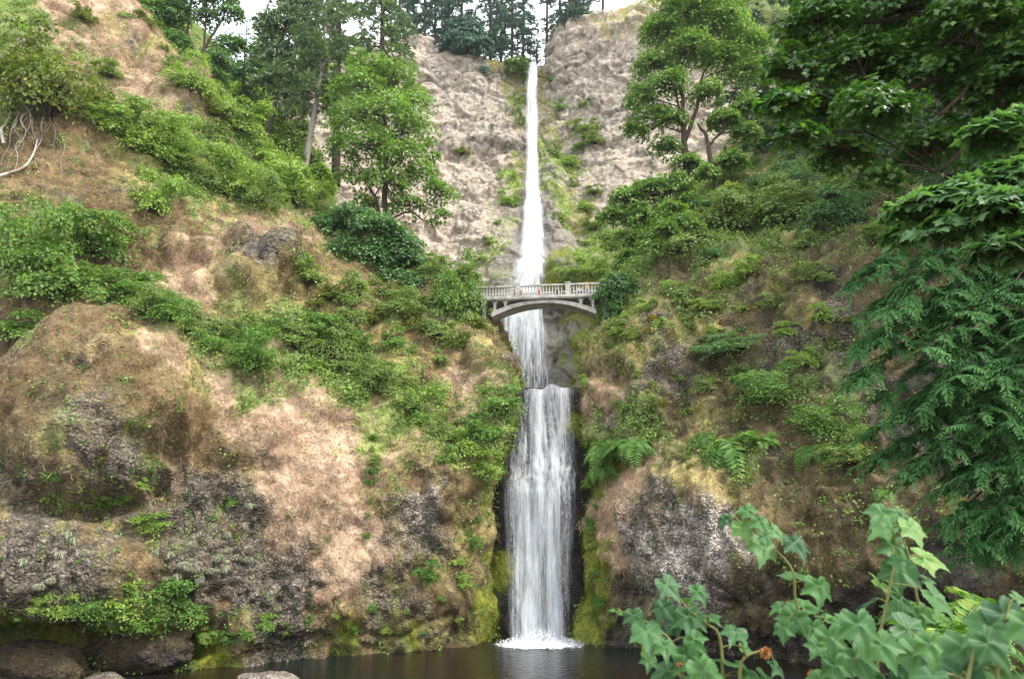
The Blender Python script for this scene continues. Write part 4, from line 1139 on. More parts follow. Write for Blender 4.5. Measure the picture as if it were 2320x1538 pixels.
for k, (bx0, by0, Yk, lab, bl) in enumerate([(1400, 790, 65.2, 'leafy tree reaching over the right end of the bridge railing', [(1370, 668, 24, 20), (1394, 640, 34, 24), (1412, 690, 34, 28), (1388, 704, 20, 18), (1420, 655, 30, 24), (1400, 730, 26, 20)]),
                                             (1055, 790, 66.2, 'leafy tree reaching over the left end of the bridge railing', [(1052, 648, 24, 18), (1034, 680, 32, 26), (1066, 700, 18, 16), (1016, 648, 34, 26), (1046, 618, 28, 18), (1000, 690, 34, 26), (1060, 720, 26, 18)])]):
    tree('small_tree', lab, [[(bx0, by0, Yk + 0.8, 0.16), (bx0 - 6, by0 - 60, Yk + 0.4, 0.11), (bx0 - 2, by0 - 110, Yk, 0.05)]], [(*q, Yk + (i % 3 - 1) * 0.5) for i, q in enumerate(bl)], 2600, 0.22, 'maple_blue' if k == 0 else 'green', 180 + k, 'trees at the bridge ends', flat=0.9, droop=0.5, pad=0.55, per=26)
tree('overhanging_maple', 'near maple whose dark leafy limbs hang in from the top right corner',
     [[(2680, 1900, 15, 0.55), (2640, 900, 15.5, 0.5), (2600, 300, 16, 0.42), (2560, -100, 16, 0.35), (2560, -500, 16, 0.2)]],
     [(1850, 50, 80, 55, 16), (1790, 150, 55, 50, 16), (1940, 130, 90, 55, 16), (1780, 240, 60, 40, 15), (1870, 240, 80, 50, 16.5), (1980, 240, 90, 60, 15), (1800, 310, 55, 30, 15), (1900, 340, 80, 40, 16), (2080, 150, 100, 70, 16), (2090, 330, 90, 45, 16.5), (2050, 20, 120, 60, 16), (2200, 60, 120, 70, 15), (2220, 200, 100, 70, 16), (2180, 310, 80, 45, 17), (2330, 130, 110, 80, 15), (1900, -50, 120, 50, 17), (2150, -90, 160, 60, 16), (2330, 300, 80, 60, 17), (1990, 400, 55, 28, 16), (2340, -60, 120, 80, 16), (1960, -230, 200, 110, 17), (2250, -260, 240, 130, 15), (2550, -150, 220, 160, 14), (2450, 150, 120, 120, 15), (2050, -430, 260, 120, 17), (2500, -480, 300, 160, 15)],  # last crown blobs lie out of view, added to block sky light
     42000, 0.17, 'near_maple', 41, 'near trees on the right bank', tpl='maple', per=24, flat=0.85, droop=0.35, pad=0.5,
     limbs=[[(2600, 300, 16, 0.2), (2420, 150, 16, 0.16), (2250, 150, 16, 0.10), (2090, 190, 16, 0.07), (1900, 230, 16, 0.04)], [(2600, 250, 16, 0.2), (2400, 60, 16, 0.13), (2150, 30, 16, 0.08), (1900, 60, 16, 0.04)],
            [(2620, 600, 15.6, 0.18), (2420, 240, 16, 0.13), (2300, 250, 16, 0.10), (2200, 330, 16, 0.07), (2120, 390, 16.5, 0.04)], [(2600, 400, 16, 0.15), (2330, 60, 16, 0.1), (2270, 130, 15.5, 0.07), (2130, 260, 15.5, 0.04)]])
tree('overhanging_maple', 'nearest maple branch with large pale lit leaves at the right edge below the overhanging limbs',
     [[(2700, 2000, 10.0, 0.3), (2620, 1000, 10, 0.26), (2560, 480, 10, 0.16), (2520, 300, 10, 0.08), (2470, 210, 10.2, 0.02)]],
     [(2080, 470, 70, 30, 10.5), (2170, 440, 75, 34, 10), (2260, 470, 80, 45, 9.5), (2150, 510, 70, 28, 10), (2260, 560, 70, 30, 9.5), (2060, 530, 45, 20, 10.5), (2300, 400, 70, 40, 10), (2250, 300, 60, 30, 10.5), (2340, 530, 60, 50, 9.5), (2300, 270, 50, 24, 10.5)],
     2900, 0.19, 'maple_blue', 42, 'near trees on the right bank', tpl='maple', per=16, flat=1.0, droop=0.45, pad=0.5,
     limbs=[[(2560, 480, 10, 0.1), (2380, 450, 10, 0.06), (2220, 470, 10, 0.035), (2060, 500, 10.5, 0.015)], [(2540, 380, 10, 0.08), (2400, 300, 10.3, 0.04), (2250, 300, 10.5, 0.015)]])


def cedar(name, label, seed):
    r = np.random.default_rng(seed)
    base = W(2440, 1700, 19.5)
    base[2] = -10.5
    o = root(name, base, label, 'tree', 'near trees on the right bank')
    top = W(2440, 300, 19.5)
    parts = [tube(curve([base, (base + top) / 2, top], 10), np.linspace(0.45, 0.12, 10), 8)]
    tips = [(1940, 640, 16.5), (1990, 610, 17), (2060, 640, 16), (1930, 735, 16.5), (1950, 800, 16), (1945, 860, 16.5), (2010, 720, 15.5), (2000, 900, 16.5), (1990, 975, 17), (1995, 1045, 17), (2050, 1075, 16.5), (2090, 800, 15.5), (2060, 950, 15.8), (2130, 690, 16), (2140, 880, 15.2), (2120, 1030, 15.8), (2160, 1110, 16), (2150, 1180, 16.5), (2200, 1230, 16),
            (2180, 760, 15.5), (2200, 960, 15.2), (2220, 1070, 15.5), (2250, 1170, 15.6), (2260, 700, 15.8), (2280, 850, 15), (2290, 960, 15), (2300, 1080, 15), (2310, 1200, 15.2), (2340, 760, 15), (2370, 900, 15), (2380, 1050, 15), (2360, 1180, 15), (2100, 730, 17.5), (2180, 830, 17.5), (2120, 930, 17.5), (2220, 1000, 17.5), (2290, 640, 17), (2200, 660, 17.5), (2350, 660, 16), (2260, 1240, 16.5)]
    pos, tip, nrm, siz, tone = [], [], [], [], []
    tips = tips + [(x + r.uniform(10, 70), y + r.uniform(-40, 40), Y + r.uniform(0.8, 2.2)) for x, y, Y in tips]
    for px, py, Y in tips:
        e = W(px, py, Y)
        a = np.array([top[0], top[1], W(2440, py - 90, 19.5)[2]])
        L = np.linalg.norm(e - a)
        mid = a * 0.45 + e * 0.55 + UPV * 0.14 * L
        Q = curve([a, mid, e], 12)
        parts.append(tube(Q, np.linspace(0.07, 0.012, 12), 5))
        bt = r.normal(0, 0.07)
        for k in range(44):
            s = r.uniform(0.10, 1.0) ** 0.65 * 11
            i = int(min(s, 10))
            p = Q[i] + (Q[i + 1] - Q[i]) * (s - i)
            d = unit(Q[i + 1] - Q[i])
            side = unit(np.cross(d, UPV))
            sg = r.choice([-1, 1])
            ax = unit(d * r.uniform(0.3, 1.0) + side * sg * r.uniform(0.1, 1.1) + UPV * r.uniform(0.0, 0.3))
            ln = r.uniform(0.5, 0.95)
            m = 15
            q = np.linspace(0.06, 1, m)
            P = p + ax * (ln * q)[:, None] - UPV * (0.42 * ln * q ** 3)[:, None] + r.normal(size=3) * 0.05
            tang = unit(np.gradient(P, axis=0))
            sd = unit(np.cross(tang, UPV))
            for w in (-1, 1):
                pos.append(P)
                tip.append(tang * 0.75 + sd * w * 0.75 - UPV * 0.42 + r.normal(size=(m, 3)) * 0.13)
                nrm.append(UPV * 0.9 + ax * 0.35 + sd * w * 0.2 + np.array([0, -0.25, 0]) + r.normal(size=(m, 3)) * 0.2)
                siz.append(ln * 0.32 * (1.05 - 0.62 * q) * r.uniform(0.8, 1.2, m))
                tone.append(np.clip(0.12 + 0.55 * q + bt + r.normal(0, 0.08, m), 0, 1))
    pos, tip, nrm, siz, tone = map(np.concatenate, (pos, tip, nrm, siz, tone))
    V, Fc, k = leaves('finger', pos, nrm, tip, siz)
    tv, tf = join(parts)
    mesh_np('trunk', tv, tf, M['bark'], o, smooth=True)
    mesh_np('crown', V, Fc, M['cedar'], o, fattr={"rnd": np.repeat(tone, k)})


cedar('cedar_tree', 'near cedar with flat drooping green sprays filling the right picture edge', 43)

# ------------------------------------------------------------------ shrubs and ferns
def shrub_mesh(mat, size_class, seed, flat=0.55):
    r = np.random.default_rng(seed)
    n, ls, per = {'S': (650, 0.10, 12), 'M': (2200, 0.062, 16), 'L': (5200, 0.04, 20)}[size_class]
    blobs = [((0, 0, 0.18), (0.3, 0.3, 0.2)), ((0.1, -0.05, 0.06), (0.42, 0.36, 0.10))]
    for k in range({'S': 4, 'M': 9, 'L': 14}[size_class]):
        a = r.uniform(0, 2 * np.pi)
        q = r.uniform(0.12, 0.46)
        blobs.append(((q * math.cos(a), q * math.sin(a), r.uniform(0.08, 0.8) * (1.1 - q)), (r.uniform(0.09, 0.22),) * 2 + (r.uniform(0.07, 0.17),)))
    V, Fc, tone, pads = crown(blobs, n, ls, r, 'rhomb', flat, 0.35, 0.62, per)
    parts = []
    sp_p, sp_n, sp_t = [], [], []
    for k in range({'S': 9, 'M': 20, 'L': 34}[size_class]):
        a = r.uniform(0, 2 * np.pi)
        d = np.array([math.cos(a), math.sin(a), r.uniform(0.05, 1.5)])
        q = np.linspace(0.25, 1, 9)
        ln = r.uniform(0.42, 0.75)
        Q = unit(d) * (ln * q)[:, None] - UPV * (0.35 * ln * q ** 2.5)[:, None]
        parts.append(tube(Q, np.linspace(0.006, 0.002, 9), 3))
        m = r.integers(7, 14)
        j = r.uniform(1, 8, m)
        i = j.astype(int)
        P = Q[i] + (Q[np.minimum(i + 1, 8)] - Q[i]) * (j - i)[:, None]
        sp_p.append(P + r.normal(size=(m, 3)) * 0.012), sp_n.append(UPV + r.normal(size=(m, 3)) * 0.5), sp_t.append(unit(d) * 0.6 + r.normal(size=(m, 3)) * 0.7 - UPV * 0.3)
    P, N, T = np.concatenate(sp_p), np.concatenate(sp_n), np.concatenate(sp_t)
    V3, F3, k3 = leaves('rhomb', P, N, T, ls * r.uniform(0.7, 1.25, len(P)))
    Fc = np.concatenate([Fc, F3 + len(V)])
    V = np.concatenate([V, V3])
    tone = np.concatenate([tone, np.repeat(np.clip(r.normal(0.5, 0.18, len(P)) + (r.random(len(P)) < 0.12) * 0.5, 0, 1), k3)])
    for p in pads[:40]:
        parts.append(tube(curve([(0, 0, -0.12), (p[0] * 0.4, p[1] * 0.4, p[2] * 0.35), p], 4), np.linspace(0.012, 0.004, 4), 3))
    tv, tf = join(parts)
    o = len(V)
    V2 = np.concatenate([V, tv])
    me_o = mesh_np('shrub', V2, [Fc, tf[0] + o], [M[mat], M['bark']], fattr={"rnd": np.concatenate([tone, np.zeros(len(tf[0]))])})
    me_o.data.polygons.foreach_set("material_index", np.concatenate([np.zeros(len(Fc)), np.ones(len(tf[0]))]).astype(np.int32))
    return me_o


def fern_mesh(mat, seed, fr=22, hang=0.0):
    r = np.random.default_rng(seed)
    rach = []
    pos, tip, nrm, siz, tone = [], [], [], [], []
    for k in range(fr):
        az = 2 * np.pi * k / fr + r.normal(0, 0.25)
        d = np.array([math.cos(az), math.sin(az), 0])
        ln = r.uniform(0.4, 0.62)
        rise = r.uniform(0.4, 0.9) * (1 - hang)
        m = 18
        q = np.linspace(0.06, 1, m)
        P = d * (ln * q)[:, None] + UPV * (ln * (rise * q * 1.5 - (0.9 + hang) * q ** 2))[:, None]
        rach.append(tube(np.concatenate([[[0, 0, -0.03]], P[::3]]), 0.006, 4))
        tg = unit(np.gradient(P, axis=0))
        sd = unit(np.cross(tg, UPV + 1e-3))
        for w in (-1, 1):
            pos.append(P)
            tip.append(sd * w + tg * 0.45)
            nrm.append(np.cross(sd, tg) + r.normal(size=(m, 3)) * 0.12)
            siz.append(ln * 0.27 * np.sin(np.pi * (0.12 + 0.86 * q)) ** 0.8 + 0.02)
            tone.append(np.clip(np.full(m, r.uniform(0.25, 0.85)) + r.normal(0, 0.08, m), 0, 1))
    pos, tip, nrm, siz, tone = map(np.concatenate, (pos, tip, nrm, siz, tone))
    V, Fc, k = leaves('needle', pos, nrm, tip, siz)
    rv, rf = join(rach)
    return mesh_np('fern', np.concatenate([V, rv]), [Fc, rf[0] + len(V)], M[mat], fattr={"rnd": np.concatenate([np.repeat(tone, k), np.full(len(rf[0]), 0.3)])})


PROTO = {}


def proto(kind, mat, sc, v):
    key = (kind, mat, sc, v)
    if key not in PROTO:
        o = shrub_mesh(mat, sc, hash(key[1:]) % 1000 if False else (len(PROTO) * 13 + 5)) if kind == 'shrub' else fern_mesh(mat, len(PROTO) * 13 + 5, hang=0.5 if sc == 'H' else 0.0)
        PROTO[key] = [o, False]
    return PROTO[key]


PR = random.Random(5)


def plant(kind, mat, px, py, wpx, label, group, hs=0.8, name=None, only=None, out=0.25):
    """px, py: where it grows out of the ground; wpx: how wide it shows"""
    p, nrm, dist = hit(px, py, only)
    s = wpx * m_per_px(px, py, p[1])
    sc = ('S' if wpx < 46 else 'M' if wpx < 120 else 'L') if kind == 'shrub' else ('H' if nrm[2] < 0.35 else 'U')
    e = proto(kind, mat, sc, PR.randint(0, 2))
    if e[1]:
        o = e[0].copy()
        C.objects.link(o)
    else:
        o = e[0]
        e[1] = True
    o.name = name or kind
    o.location = (p + nrm * s * 0.04).tolist()
    o.scale = (s * PR.uniform(0.85, 1.2), s * PR.uniform(0.75, 1.1), s * hs * PR.uniform(0.75, 1.2))
    nv = Vector((nrm[0] * out, nrm[1] * out, 1.0)).normalized()
    q = Vector((0, 0, 1)).rotation_difference(nv)
    o.rotation_mode = 'QUATERNION'
    from mathutils import Quaternion
    o.rotation_quaternion = q @ Quaternion((0, 0, 1), PR.uniform(0, 6.28))
    tag(o, label, 'fern' if kind == 'fern' else 'shrub', group)
    return o


BIG = [('shrub', 'olive', 118, 262, 270, 'huge rounded olive bush on the brown knoll at the top left corner', 0.95),
       ('shrub', 'olive', 30, 190, 150, 'olive bush cut by the left edge beside the huge rounded bush', 1.0),
       ('shrub', 'maple_yellow', 70, 610, 240, 'large maple bush with yellow flecked leaves at the left edge', 1.15), ('shrub', 'maple_yellow', 205, 570, 190, 'yellow flecked maple bush right of the largest one on the left slope', 1.1),
       ('shrub', 'maple_yellow', 130, 680, 220, 'lower yellow flecked maple bush under the two others', 0.9), ('shrub', 'maple_yellow', 35, 765, 170, 'low maple spray with yellow leaves above the dark boulder', 0.6),
       ('shrub', 'bright', 345, 480, 115, 'lone maple sapling on the bare brown patch of the left slope', 0.9), ('shrub', 'bright', 625, 445, 170, 'brightest green sapling where the left ridge dips', 0.8),
       ('shrub', 'olive', 185, 45, 60, 'dry tussock bush beside the bare ridge top', 0.7),
       ('shrub', 'maple', 1010, 700, 150, 'leafy bush hanging over the gorge below the left end of the bridge', 1.0), ('shrub', 'green', 1060, 655, 100, 'pale green bush hiding the left end of the bridge', 0.9), ('shrub', 'green', 1000, 640, 130, 'pale bush above the leafy one left of the bridge', 0.8),
       ('shrub', 'olive', 1085, 745, 60, 'small ochre bush under the left foot of the arch', 0.8), ('shrub', 'fern', 1130, 930, 95, 'dark fern bush on the edge left of the lower fall lip', 0.9), ('shrub', 'fern', 1085, 990, 100, 'dark green bush below the fern bush left of the lower fall', 0.9),
       ('shrub', 'bright', 1090, 1070, 80, 'light green bush draped down the moss left of the lower fall', 1.2), ('shrub', 'bright', 1040, 1020, 90, 'feathery light bush on the shoulder left of the lower fall', 0.9),
       ('shrub', 'fern', 972, 1310, 62, 'single green bush growing out of the grey rock beside the lower fall', 1.1), ('shrub', 'bright', 1040, 1275, 42, 'yellow green sprig on the mossy rock left of the lower fall', 0.8),
       ('shrub', 'bright', 345, 1195, 80, 'small maple sapling sprouting from the dark lower left rock', 0.6), ('shrub', 'fern', 530, 1140, 34, 'tiny green tuft high on the lower left rock', 0.8),
       ('shrub', 'green', 660, 780, 95, 'dense dark green thicket in the middle of the left slope', 0.8), ('shrub', 'fern', 570, 835, 150, 'widest dark green bush above the pink dry grass', 0.75),
       ('shrub', 'maple_blue', 1645, 800, 170, 'flat topped blue green bush jutting from the right rock wall', 0.55), ('shrub', 'fern', 1745, 905, 150, 'leafy dark bush below the blue green one on the right wall', 0.85),
       ('shrub', 'bright', 1822, 825, 70, 'small yellow green bush on the dark right wall', 0.8), ('shrub', 'bright', 1700, 620, 90, 'bright green bush high on the brown right wall', 0.8), ('shrub', 'green', 1850, 640, 90, 'dull green bush near the cedar tips on the right wall', 0.7),
       ('shrub', 'green', 1770, 510, 240, 'long grey green bush under the overhanging maple', 0.55), ('shrub', 'green', 1660, 520, 140, 'grey green bush left of the long one on the right slope', 0.7), ('shrub', 'green', 1560, 560, 140, 'bushy growth at the top edge of the right wall', 0.7),
       ('shrub', 'maple_blue', 1390, 700, 90, 'leafy bush covering the right end of the bridge', 1.0), ('shrub', 'maple_blue', 1420, 670, 110, 'upper leafy bush behind the right end of the bridge', 0.8), ('shrub', 'maple', 1370, 665, 60, 'small leafy bush over the right end of the railing', 0.9), ('shrub', 'green', 1405, 760, 70, 'hanging bush under the right foot of the arch', 0.9),
       ('shrub', 'green', 1545, 690, 90, 'low green bush on the upper right wall beside the gorge', 0.7), ('shrub', 'bright', 1640, 650, 70, 'hanging yellow green sprays on the right wall', 0.8),
       ('fern', 'fern', 1650, 1000, 170, 'large fern clump on the ledge of the right wall', 0.9), ('fern', 'fern', 1600, 985, 100, 'fern left of the large clump on the right ledge', 0.9), ('fern', 'fern', 1720, 1010, 100, 'fern right of the large clump on the right ledge', 0.9),
       ('shrub', 'fern', 1880, 985, 150, 'dense dark green shrub on the ledge beside the cedar', 0.8), ('fern', 'fern', 1840, 1010, 110, 'fern under the dense shrub beside the cedar', 0.9), ('shrub', 'green', 1930, 1040, 140, 'greyish shrub spilling from the ledge under the cedar', 0.7),
       ('fern', 'fern', 1370, 1010, 110, 'fern on the moss just right of the lower fall', 0.9), ('fern', 'fern', 1430, 1000, 120, 'second fern right of the lower fall, on the green ledge', 0.9), ('shrub', 'fern', 1400, 1030, 120, 'low green bush below the ferns right of the lower fall', 0.6), ('fern', 'fern', 1360, 1060, 90, 'hanging fern low on the moss right of the lower fall', 1.0),
       ('shrub', 'green', 1420, 930, 60, 'grey green bush on the brown wall right of the fall lip', 0.8), ('fern', 'fern', 2000, 1110, 60, 'small dark fern on the brown bank below the cedar', 0.8), ('shrub', 'bright', 1330, 870, 40, 'yellow green shrub at the gorge mouth behind the lip', 0.9),
       ('shrub', 'green', 1330, 300, 75, 'green bush high on the cliff right of the upper fall', 0.8), ('shrub', 'green', 1350, 325, 60, 'second bush on the cliff right of the upper fall, lower one', 0.7), ('shrub', 'maple', 1267, 250, 40, 'small dark bush clinging beside the upper fall', 1.0), ('shrub', 'green', 1182, 280, 36, 'narrow bush left of the upper fall', 1.6), ('shrub', 'green', 1183, 235, 34, 'higher narrow bush left of the upper fall', 1.3),
       ('shrub', 'conifer_far', 1095, 165, 36, 'small round bush below the left rim', 0.9), ('shrub', 'olive', 1048, 350, 44, 'olive tuft under the dark overhang of the tan cliff', 0.6), ('shrub', 'green', 1250, 185, 24, 'tiny tuft right below the brink', 1.0), ('shrub', 'bright', 1290, 640, 70, 'bright mossy bush at the foot of the apron behind the bridge', 0.6),
       ('shrub', 'bright', 1340, 620, 90, 'light green growth behind the right end of the bridge', 0.7), ('shrub', 'green', 1345, 440, 50, 'low bush on the right part of the cliff apron', 0.6), ('shrub', 'green', 1320, 240, 30, 'thin bush on the tan cliff shoulder', 0.9)]
for kind, mat, px, py, w, lab, hs in BIG:
    plant(kind, mat, px, py, w, lab, 'ferns on the rock walls' if kind == 'fern' else 'shrubs on the rock walls', hs)

ORD = ['first', 'second', 'third', 'fourth', 'fifth', 'sixth', 'seventh', 'eighth', 'ninth', 'tenth', 'eleventh', 'twelfth', 'thirteenth', 'fourteenth', 'fifteenth', 'sixteenth', 'seventeenth', 'eighteenth', 'nineteenth', 'twentieth', 'twenty-first', 'twenty-second', 'twenty-third', 'twenty-fourth', 'twenty-fifth', 'twenty-sixth', 'twenty-seventh', 'twenty-eighth', 'twenty-ninth', 'thirtieth']
ROWS = [
    ('shrub', ['bright', 'green'], 'bright shrub in the upper left green band', [(215, 270, 90), (260, 285, 90), (300, 310, 100), (345, 340, 110), (385, 365, 95), (425, 390, 110), (470, 420, 100), (510, 440, 110), (555, 455, 90), (590, 470, 90), (660, 470, 80), (700, 470, 80)]),
    ('shrub', ['green', 'bright'], 'shrub on the green slope behind the left ridge', [(395, 160, 70), (430, 200, 80), (470, 225, 80), (505, 260, 90), (540, 300, 90), (575, 330, 80), (560, 250, 70), (610, 370, 80), (640, 400, 80), (655, 340, 80), (520, 210, 60), (690, 400, 60), (590, 290, 70), (620, 310, 70), (720, 455, 60)]),
    ('shrub', ['olive', 'green'], 'small shrub on the bare upper left ridge', [(330, 60, 46), (370, 110, 40), (410, 150, 40), (280, 40, 40), (250, 180, 50), (240, 220, 60), (480, 270, 60), (450, 300, 60), (490, 330, 70), (520, 370, 70)]),
    ('shrub', ['green', 'fern', 'bright'], 'shrub in the thicket band across the left slope', [(255, 640, 70), (300, 680, 90), (345, 705, 80), (385, 730, 80), (425, 745, 70), (480, 760, 60), (520, 775, 90), (610, 770, 80), (700, 790, 90), (745, 815, 90), (790, 840, 100), (840, 870, 100), (880, 895, 100), (915, 925, 90), (950, 960, 90), (985, 990, 80), (700, 735, 60), (760, 770, 70), (820, 800, 70), (870, 840, 70), (900, 780, 60), (560, 750, 60), (470, 790, 60), (1010, 1040, 60)]),
    ('shrub', ['green', 'olive'], 'shrub under the dark maple on the left spur', [(700, 640, 70), (750, 670, 70), (720, 700, 60), (800, 690, 80), (850, 720, 80), (900, 710, 80), (940, 740, 70), (990, 760, 60), (1030, 780, 50), (870, 660, 70), (960, 690, 70), (780, 730, 60), (1000, 830, 50), (930, 800, 50)]),
    ('shrub', ['fern', 'bright'], 'small green plant at the foot of the dark left rock', [(40, 1390, 60), (85, 1382, 75), (135, 1385, 60), (180, 1388, 70), (225, 1378, 60), (268, 1385, 75), (290, 1340, 60), (310, 1420, 80), (345, 1380, 70), (380, 1430, 70), (400, 1340, 55), (430, 1400, 60), (470, 1440, 60), (520, 1450, 60), (440, 1470, 60), (380, 1480, 50), (560, 1440, 40), (600, 1420, 36), (650, 1430, 32), (700, 1410, 30)]),
    ('shrub', ['fern', 'bright'], 'tuft in the green seam under the overhanging boulder', [(170, 1150, 36), (200, 1150, 42), (230, 1150, 48), (260, 1140, 44), (290, 1120, 40), (315, 1095, 36), (340, 1075, 30), (120, 1085, 34)]),
    ('shrub', ['fern', 'green'], 'vine tuft beside the pink dry grass, counted from the top', [(845, 1000, 26), (843, 1025, 26), (842, 1050, 28), (840, 1078, 26), (838, 1105, 26), (836, 1135, 26), (832, 1170, 22), (826, 1215, 20)]),
    ('shrub', ['bright', 'fern'], 'small plant scattered low on the rock left of the lower fall', [(760, 1400, 26), (800, 1420, 24), (840, 1380, 24), (870, 1430, 28), (920, 1390, 22), (960, 1430, 26), (1000, 1360, 24), (1050, 1330, 36), (1070, 1230, 34), (1080, 1180, 34), (1040, 1400, 30), (1090, 1390, 28)]),
    ('shrub', ['green', 'bright', 'olive'], 'small bush on the brown right wall', [(1380, 790, 40), (1430, 760, 50), (1470, 700, 50), (1510, 660, 60), (1490, 740, 40), (1560, 740, 40), (1590, 700, 50), (1440, 850, 36), (1480, 870, 30), (1540, 860, 32), (1600, 880, 40), (1680, 860, 46), (1860, 720, 46), (1780, 760, 44), (1740, 700, 40), (1620, 760, 40), (1800, 880, 40), (1560, 930, 36), (1490, 960, 34), (1680, 700, 44)]),
    ('shrub', ['bright', 'fern'], 'small plant on the moss right of the lower fall, counted from the top', [(1345, 1110, 34), (1350, 1150, 30), (1342, 1195, 30), (1350, 1240, 28), (1345, 1300, 26), (1360, 1360, 36), (1345, 1390, 24)]),
    ('shrub', ['bright', 'green'], 'light bush on the apron beside the upper fall', [(1125, 500, 36), (1150, 460, 34), (1160, 405, 30), (1110, 560, 40), (1095, 590, 40), (1265, 365, 34), (1290, 385, 36), (1300, 420, 36), (1330, 480, 40), (1350, 520, 44), (1380, 560, 50), (1275, 500, 26), (1325, 545, 36), (1260, 340, 26), (1310, 345, 30)]),
    ('shrub', ['green', 'maple_blue'], 'shaded bush under the overhanging maple', [(1650, 420, 70), (1720, 420, 80), (1800, 420, 90), (1880, 440, 100), (1960, 470, 100), (1900, 510, 90), (1980, 540, 90), (1700, 380, 70), (2060, 560, 90), (1830, 560, 70), (1600, 470, 80), (1560, 510, 80), (1620, 580, 60)]),
]
for kind, mats, lab, pts in ROWS:
    if 'from the top' in lab:
        pts = sorted(pts, key=lambda q: q[1])
        body, how = lab.split(', counted')[0], ' from the top'
    else:
        pts = sorted(pts, key=lambda q: q[0])
        body, how = lab, ' from the left'
    for k, (px, py, w) in enumerate(pts):
        plant(kind, mats[(k * 7 + k // 2) % len(mats)], px, py + PR.uniform(-9, 9), w * PR.choice([0.8, 1.0, 1.2, 1.5]), body + ', ' + ORD[k] + how, body[:1].upper() and body.replace('shrub ', 'shrubs ', 1).replace('tuft ', 'tufts ', 1).replace('plant ', 'plants ', 1).replace('bush ', 'bushes ', 1), 0.75, only=None)
# ------------------------------------------------------------------ ground cover (nobody could count it)
TPL['blade'] = (np.array([(-0.025, 0, 0), (0.025, 0, 0), (0.012, 0.6, 0.05), (0, 1, 0.0)]), np.array([[0, 1, 2], [0, 2, 3]]))


def sites(weights, n, seed, names=None, clump=0.0):
    r = np.random.default_rng(seed)
    Ps, Ns, Pr = [], [], []
    for k, s in SHEETS.items():
        if names and k not in names:
            continue
        w = sum(s['w'][:, KEYS.index(c)] * f for c, f in weights.items())
        inf = (s['px'] > -120) & (s['px'] < 2440) & (s['py'] > -120) & (s['py'] < 1640)
        w = w ** 1.3 * s['area'] * inf
        if clump:
            w = w * np.clip(0.35 + clump * fbm(s['P'], 0.55, 3, seed), 0, 2)
        Ps.append(s['P']), Ns.append(s['N']), Pr.append(w)
    P, N, w = np.concatenate(Ps), np.concatenate(Ns), np.concatenate(Pr)
    i = r.choice(len(P), n, p=w / w.sum())
    return P[i] + r.normal(size=(n, 3)) * 0.09, N[i], r


def grass(name, label, weights, n, ln, mat, seed, hang=0.7, names=None, clump=0.8, tpl='blade', per=1, spread=0.1, bush=0.0):
    P, N, r = sites(weights, n, seed, names, clump)
    P, N = np.repeat(P, per, 0), np.repeat(N, per, 0)
    m = len(P)
    P = P + r.normal(size=(m, 3)) * spread
    if bush:
        hgt = np.clip(0.25 + 1.3 * fbm(P, 0.45, 3, seed + 7), 0.02, 1.0) * bush
        P = P + (N * 0.5 + UPV * 0.5) * (hgt * r.random(m) ** 0.6)[:, None]
    flat = np.clip((N[:, 2:3] - 0.35) * 2.2, 0, 1)
    T = (-UPV * hang + N * 0.55) * (1 - flat) + (UPV * 0.75 + N * 0.35) * flat + r.normal(size=(m, 3)) * 0.33
    nr = N + r.normal(size=(m, 3)) * 0.5
    L = r.uniform(ln[0], ln[1], m)
    V, Fc, k = leaves(tpl, P, nr, T, L)
    tone = np.clip(0.5 + 0.3 * fbm(P, 0.5, 3, seed + 1) + r.normal(0, 0.2, m), 0, 1)
    o = mesh_np(name, V, Fc, M[mat], fattr={"rnd": np.repeat(tone, k)})
    tag(o, label, kind='stuff')


ROCKS = ['hillside_left', 'hillside_right', 'wet_rock_face', 'hillside_back']
grass('dry_grass', 'pinkish dry grass hanging down the steep faces', {'D': 1.0, 'E': 0.25, 'S': 0.22, 'B': 0.03}, 170000, (0.22, 0.62), 'dry', 501, names=ROCKS)
grass('straw_grass', 'straw coloured grass and weeds on the slopes', {'S': 1.0, 'D': 0.12, 'L': 0.35, 'B': 0.08, 'G': 0.2}, 70000, (0.2, 0.5), 'straw', 502, names=ROCKS)
grass('brown_moss', 'brown moss and dead fern litter on the rocks', {'B': 1.0, 'D': 0.18, 'R': 0.08, 'S': 0.3}, 130000, (0.07, 0.25), 'brown', 503, hang=0.7, names=ROCKS, tpl='lance', clump=1.0)
M['shade_toned'] = cover_mat('shade_toned_tuft', [(0, (0.03, 0.025, 0.01)), (0.5, (0.08, 0.065, 0.022)), (0.8, (0.13, 0.115, 0.035)), (1, (0.24, 0.18, 0.09))])  # tuft colours darkened to carry the right wall's shade
grass('shade_toned_moss', 'moss and litter darkened in colour for the shade on the right wall', {'H': 1.0}, 80000, (0.10, 0.34), 'shade_toned', 510, hang=0.6, names=ROCKS, tpl='lance', clump=1.0)
grass('low_greenery', 'mixed low green plants covering the slopes', {'G': 1.0, 'L': 1.0, 'S': 0.35, 'M': 0.15, 'B': 0.10, 'H': 0.16}, 76000, (0.13, 0.32), 'green', 504, hang=0.1, names=ROCKS, tpl='rhomb', per=6, spread=0.2, clump=1.3, bush=1.2)
grass('light_greenery', 'pale green weeds in the light patches of the slopes', {'L': 1.0, 'G': 0.25, 'S': 0.06}, 50000, (0.12, 0.30), 'bright', 505, hang=0.1, names=ROCKS, tpl='rhomb', per=6, spread=0.2, clump=1.3, bush=1.0)
grass('wet_moss', 'yellow green moss beside the lower fall and on the boulders', {'M': 1.0}, 60000, (0.06, 0.2), 'mossy', 506, hang=0.8, names=ROCKS, tpl='lance', clump=0.6)
